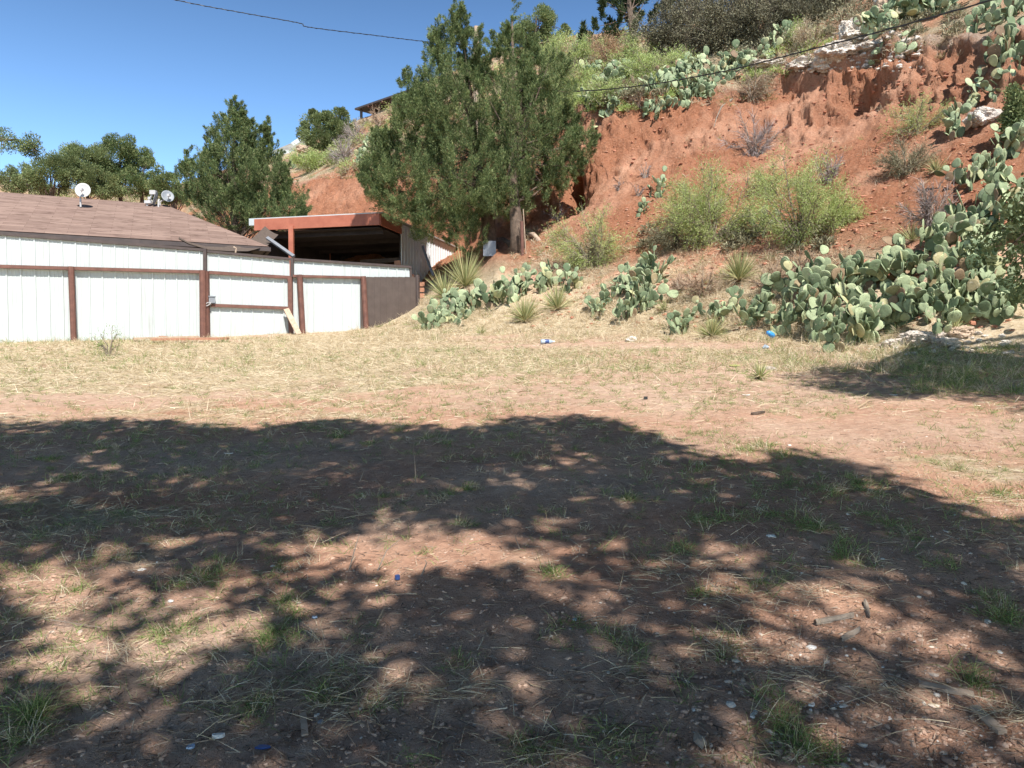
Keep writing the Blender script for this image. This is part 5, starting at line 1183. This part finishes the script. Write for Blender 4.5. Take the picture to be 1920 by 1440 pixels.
shard(118, 1120, 15, 'pale tan chip at the far left of the dirt', 'wood')
shard(1377, 686, 24, 'flat yellow lid lying on the dirt below the blue can', 'yellow', 'lid', 'lid', asp=.7, rot=0, curl=0, th=.01)
shard(1211, 749, 11, 'small black lump on the red dirt in mid yard', 'black', 'rubber_lump', 'scrap', asp=.9, th=.03, curl=0)
shard(1400, 742, 18, 'white flat scrap in the grass right of the pale slat', asp=.4, rot=0)
shard(1676, 742, 16, 'pale flat scrap at the edge of the right-hand shadow', asp=.5, rot=0)
shard(430, 852, 20, 'white paper scrap in the shaded grass on the left', asp=.5, rot=0)
shard(745, 1088, 11, 'dark round bead-like scrap in the sunlit dirt', 'blue', asp=1, th=.02)
shard(590, 1160, 14, 'pale blue film scrap beside a green tuft', 'pale_blue')
GSn = 'pale single stones on the dirt'
boulder(1446, 1006, 19, 12, 'white pebble on shaded gravel right of centre', 'white_bits', 'stone', 'stone', GSn, sub=3, sd=20)
boulder(1520, 1215, 20, 16, 'tan stone left of the grass bed in the lower right', 'white_bits', 'stone', 'stone', GSn, sub=3, sd=21)
boulder(1424, 1115, 16, 9, 'pale pebble in the dappled dirt below the pebble on the gravel', 'white_bits', 'stone', 'stone', GSn, sub=3, sd=22)
boulder(1674, 1313, 18, 13, 'round white pebble among grey stones at the lower right', 'white_bits', 'stone', 'stone', GSn, sub=3, sd=23)
boulder(1668, 1345, 24, 13, 'long white pebble just below the round white one', 'white_bits', 'stone', 'stone', GSn, sub=3, sd=24)
boulder(1585, 1315, 52, 18, 'crumbly white lump, widest of the pale stones at the lower right', 'white_bits', 'stone', 'stone', GSn, sub=4, sd=25, amp=.5, lift=.2)
boulder(1402, 1268, 15, 9, 'white pebble at the left of the small row of white pebbles', 'white_bits', 'stone', 'stone', GSn, sub=3, sd=26)
boulder(1435, 1268, 15, 9, 'white pebble at the right of the small row of white pebbles', 'white_bits', 'stone', 'stone', GSn, sub=3, sd=27)
boulder(1240, 1410, 16, 12, 'white pebble at the lower edge, right of centre', 'white_bits', 'stone', 'stone', GSn, sub=3, sd=28)
boulder(120, 1119, 14, 8, 'white pebble between tufts at the far left', 'white_bits', 'stone', 'stone', GSn, sub=3, sd=29)
boulder(266, 1067, 16, 9, 'pale pebble by a tuft at the left in shade', 'white_bits', 'stone', 'stone', GSn, sub=3, sd=31)
boulder(1645, 1342, 16, 14, 'dark grey stone left of the white pebble pair', 'wood', 'stone', 'stone', GSn, sub=3, sd=32)
# planks and bark in the lower right, slivers
flat_board(1723, 1285, 1826, 1306, .03, 'weathered wood strip lying beside the dry grass bed at the lower right', .012, 'wood', 'wood_strip')
flat_board(1826, 1330, 1880, 1378, .03, 'broken grey wood strip pointing to the lower right corner', .015, 'wood', 'wood_strip')
flat_board(568, 1338, 572, 1380, .022, 'short pale wood sliver pointing at the camera, lower left of centre', .006, 'wood', 'wood_sliver')
flat_board(1298, 737, 1334, 738, .05, 'pale slat lying on the dirt in mid yard', .02, 'wood', 'slat')
flat_board(1410, 778, 1432, 774, .03, 'dark brown stick on the dirt right of mid yard', .02, 'bark', 'stick', 'stick')
def bark(px0, py0, px1, py1, wd, label):
    a = g(px0, py0); b = g(px1, py1); d = (b - a); L_ = d.length; d.normalize(); x = d.cross(Vector((0, 0, 1))).normalized(); V = []; n = 7; k = 5
    for s2 in (0, 1):
        for i in range(n):
            t_ = i / (n - 1); w2 = wd * (.35 + .65 * math.sin(3.14 * min(1, t_ * .9 + .12))) * random.uniform(.85, 1.1)
            for j in range(k):
                q = j / (k - 1) * 2 - 1; V.append(tuple(a + d * (L_ * t_) + x * (w2 / 2 * q) + Vector((0, 0, .012 + .35 * wd * (1 - q * q) - .008 * s2 + random.uniform(-.002, .002)))))
    Fc = [[s2 * n * k + i * k + j, s2 * n * k + (i + 1) * k + j, s2 * n * k + (i + 1) * k + j + 1, s2 * n * k + i * k + j + 1] for s2 in (0, 1) for i in range(n - 1) for j in range(k - 1)]
    m = MB(); m.add(V, Fc); tag(m.build('bark_piece', M['twig'], None, False, origin=tuple(a)), label, 'bark')
bark(1528, 1172, 1600, 1158, .035, 'curved bark slab in the dappled lower right, widest of the bark pieces')
bark(1576, 1204, 1612, 1184, .028, 'split bark piece just below the widest slab')
bark(1622, 1130, 1630, 1160, .02, 'narrow wood chip standing crosswise right of the bark slab')
bark(1306, 1385, 1322, 1408, .04, 'flat brown bark flake near the lower edge')
for (x0, y0, x1, y1, x2, y2, lab) in ((655, 1068, 668, 1020, 674, 1002, 'upright bare weed stem left of centre in the sunlit dirt'), (708, 1070, 725, 1032, 752, 1010, 'curved bare weed stem right of the upright one'), (790, 1080, 800, 1056, 797, 1050, 'short pale stalk in the sunlit dirt'), (780, 905, 778, 870, 775, 838, 'pale tall grass stalk in the middle of the shaded yard'),
                                      (1090, 1168, 1120, 1172, 1140, 1176, 'thin twig with a white chip at its end, mid foreground'), (180, 1185, 190, 1178, 83, 1160, 'bent dry stalk at the left'), (1555, 1330, 1600, 1318, 1640, 1300, 'thin dark twig among the white pebbles'), (975, 1030, 968, 1012, 966, 1003, 'tiny green sprout stalk in the dirt')):
    a = g(x0, y0); s_ = a.y; b = P(x1, y1, s_ + .02); c = P(x2, y2, s_ + .03) ; b.z = max(b.z, gz(b.x, b.y) + .01); c.z = max(c.z, gz(c.x, c.y) + .01)
    m = MB(); m.tube([a, b, c], [.004, .003, .0015], 5); tag(m.build('stalk', M['twig'], None, origin=tuple(a)), lab, 'stalk')
# water bottle
def bottle(c, d, L_, r, label, name, mats, cat):
    t = empty(name, c, label, cat); d = Vector(d).normalized(); prof = [(0, .3), (.01, .85), (.04, 1), (.22, 1), (.25, .9), (.28, 1), (.55, 1), (.66, .95), (.78, .6), (.86, .38), (.90, .36)]
    p0 = Vector(c) + Vector((0, 0, r + .005)) - d * L_ / 2; m = MB(); m.tube([p0 + d * (L_ * q) for q, _ in prof], [r * k for _, k in prof], 14); m.build('bottle_body', M[mats[0]], t, True)
    m = MB(); m.tube([p0 + d * (L_ * q) for q in (.28, .3, .54, .56)], [r * 1.0, r * 1.03, r * 1.03, r * 1.0], 14, False); m.build('bottle_label', M[mats[1]], t, True)
    m = MB(); m.tube([p0 + d * (L_ * .90), p0 + d * L_], r * .42, 12); m.build('bottle_cap', M[mats[2]], t)
bottle(g(1027, 645), (1, .25, -.0), .30, .045, 'clear plastic bottle with blue label lying on the dirt below the bank', 'plastic_bottle', ('pale_blue', 'blue', 'white_bits'), 'bottle')
c = g(1443, 640); m = MB(); m.tube([c + Vector((-.06, 0, .17)), c + Vector((-.02, 0, .165)), c + Vector((.05, .02, .12)), c + Vector((.09, .03, .09))], [.03, .045, .055, .04], 10); tag(m.build('plastic_cup', M['bright_blue'], None, True, origin=tuple(c)), 'crumpled bright blue cup caught in the dry grass before the big cactus mass', 'cup')
c = g(1435, 655); m = MB(); m.tube([c + Vector((-.05, 0, .02)), c + Vector((0, 0, .05)), c + Vector((.06, .02, .04))], [.015, .04, .02], 8); tag(m.build('crumpled_can', M['pale_blue'], None, False, origin=tuple(c)), 'small crumpled silvery can just below the bright blue cup', 'can')

# ================================================================== TREE OVERHEAD (behind the viewpoint; throws the dappled shade on the yard)
# lit holes of the shade: (px, py, rx, ry)
HOLES = [(1480, 1075, 70, 22, .6), (1700, 1200, 80, 30, .7), (1850, 1220, 60, 26, .7), (1560, 1250, 70, 26, .6), (1180, 1010, 60, 18, .6), (60, 1190, 90, 30, .8), (480, 1130, 120, 40, .6), (1330, 1140, 50, 20, .5), (1480, 1390, 70, 24, .6), (1740, 1400, 90, 24, .6), (1800, 1290, 70, 24, .6), (220, 1300, 60, 20, .5), (760, 1045, 190, 42, .9), (330, 1130, 260, 60, .75), (120, 1235, 130, 46, .8), (330, 1215, 210, 46, .8), (1000, 1080, 120, 34, .8), (1215, 1135, 70, 24, .6), (1225, 1060, 60, 40, .5), (1490, 1195, 60, 34, .8), (1390, 1310, 56, 52, .9), (1345, 1400, 60, 30, .8), (1640, 1150, 90, 36, .75),
         (1760, 1100, 80, 30, .6), (1620, 1300, 110, 34, .7), (1760, 1330, 110, 34, .7), (1880, 1400, 60, 30, .7), (1560, 1100, 60, 20, .5), (80, 1050, 90, 26, .55), (560, 1000, 90, 22, .5), (50, 925, 90, 24, .5), (150, 870, 60, 14, .5), (205, 955, 50, 18, .5), (900, 1000, 70, 18, .55), (1080, 1010, 50, 16, .5), (1080, 950, 60, 14, .4),
         (1040, 880, 70, 12, .4), (1280, 895, 50, 14, .5), (1190, 860, 60, 10, .5), (770, 895, 50, 14, .4), (800, 940, 40, 14, .4), (1150, 1110, 36, 20, .6), (1040, 1240, 30, 18, .4), (110, 1310, 60, 20, .5), (700, 1400, 30, 14, .3), (1880, 1040, 80, 24, .7), (1640, 1020, 60, 16, .5), (1400, 1040, 70, 16, .4), (1020, 1140, 60, 20, .5), (620, 1110, 80, 24, .5), (640, 1200, 60, 26, .6)]
EDGE = [(-300, 800), (0, 792), (120, 796), (300, 790), (420, 808), (640, 792), (760, 800), (860, 806), (880, 812), (940, 790), (1060, 782), (1160, 800), (1250, 842), (1400, 872), (1500, 862), (1620, 880), (1690, 915), (1760, 950), (1900, 985), (2200, 1050)]
def shade_ok(px, py):
    e = np.interp(px, [a for a, _ in EDGE], [b for _, b in EDGE])
    if py < e: return 0
    v = 1.0
    for (cx, cy, rx, ry, s_) in HOLES:
        q = ((px - cx) / (rx * 1.22)) ** 2 + ((py - cy) / (ry * 1.25)) ** 2
        if q < 1.25: v = min(v, max(0, .9 - s_) if q < .8 else (1 - s_ * .7))
    return v
def proj(p):
    v = Vector(p) - Vector((0, 0, CH)); x = v.x; y = v.y * math.cos(TH) - v.z * math.sin(TH); z = v.y * math.sin(TH) + v.z * math.cos(TH)
    if y <= .05: return None
    return 960 + F * x / y, 720 - F * z / y
tr = empty('shade_tree', (1.5, -6.5, gz(1.5, -6.0)), 'large leafy tree behind the viewpoint whose dappled shadow covers the near yard', 'tree')
cl = []; tb0 = Vector(tr.location)
def try_clump(gx, gy, frac):
    gzv = gz(gx, gy); p = Vector((gx, gy, gzv)); pr = proj(p); v = 1.0
    if pr and -200 < pr[0] < 2150 and pr[1] < 1480: v = shade_ok(*pr)
    elif gy > 0 and pr and pr[1] < 900: v = 0
    elif pr is None or pr[1] >= 1480: v = .85
    if pr and pr[1] > 1000: frac = frac * .82
    if random.random() < v * frac:
        t_ = random.uniform(7.6, 10.8); c = p + SUN * t_
        if c.y > 0 and (c.z - CH) / c.y < .95: return
        cl.append(c)
for k in range(9500): try_clump(random.uniform(-9.5, 10), random.uniform(-4.0, 8.8), .82)
m = MB(); cl_ = np.array(cl); 
sz0 = np.full(len(cl_), .30) * rng.uniform(.6, 1.25, len(cl_))
lobed_crown(m, cl_, sz0, rdir(len(cl_)), 52, .14, .085, .1, 1); m.build('crown', M['oak'], tr)
m = MB(); tp = Vector((1.8, -5.2, tb0.z + 6.0)); m.tube([tb0 - Vector((0, 0, .4)), tb0.lerp(tp, .5) + Vector((.2, 0, 0)), tp], [.38, .3, .24], 12)
for k in range(16):
    c = Vector(cl[random.randrange(len(cl))]); md = tp.lerp(c, .5) + Vector((random.uniform(-1, 1), random.uniform(-.6, .6), random.uniform(-.2, 1.0)))
    if md.y > 0 and (md.z - CH) / md.y < .95 or c.y > 1.5: continue
    m.tube([tp - Vector((0, 0, .2)), md, c], [.05, .03, .01], 6, False)
m.build('trunk', M['bark'], tr)
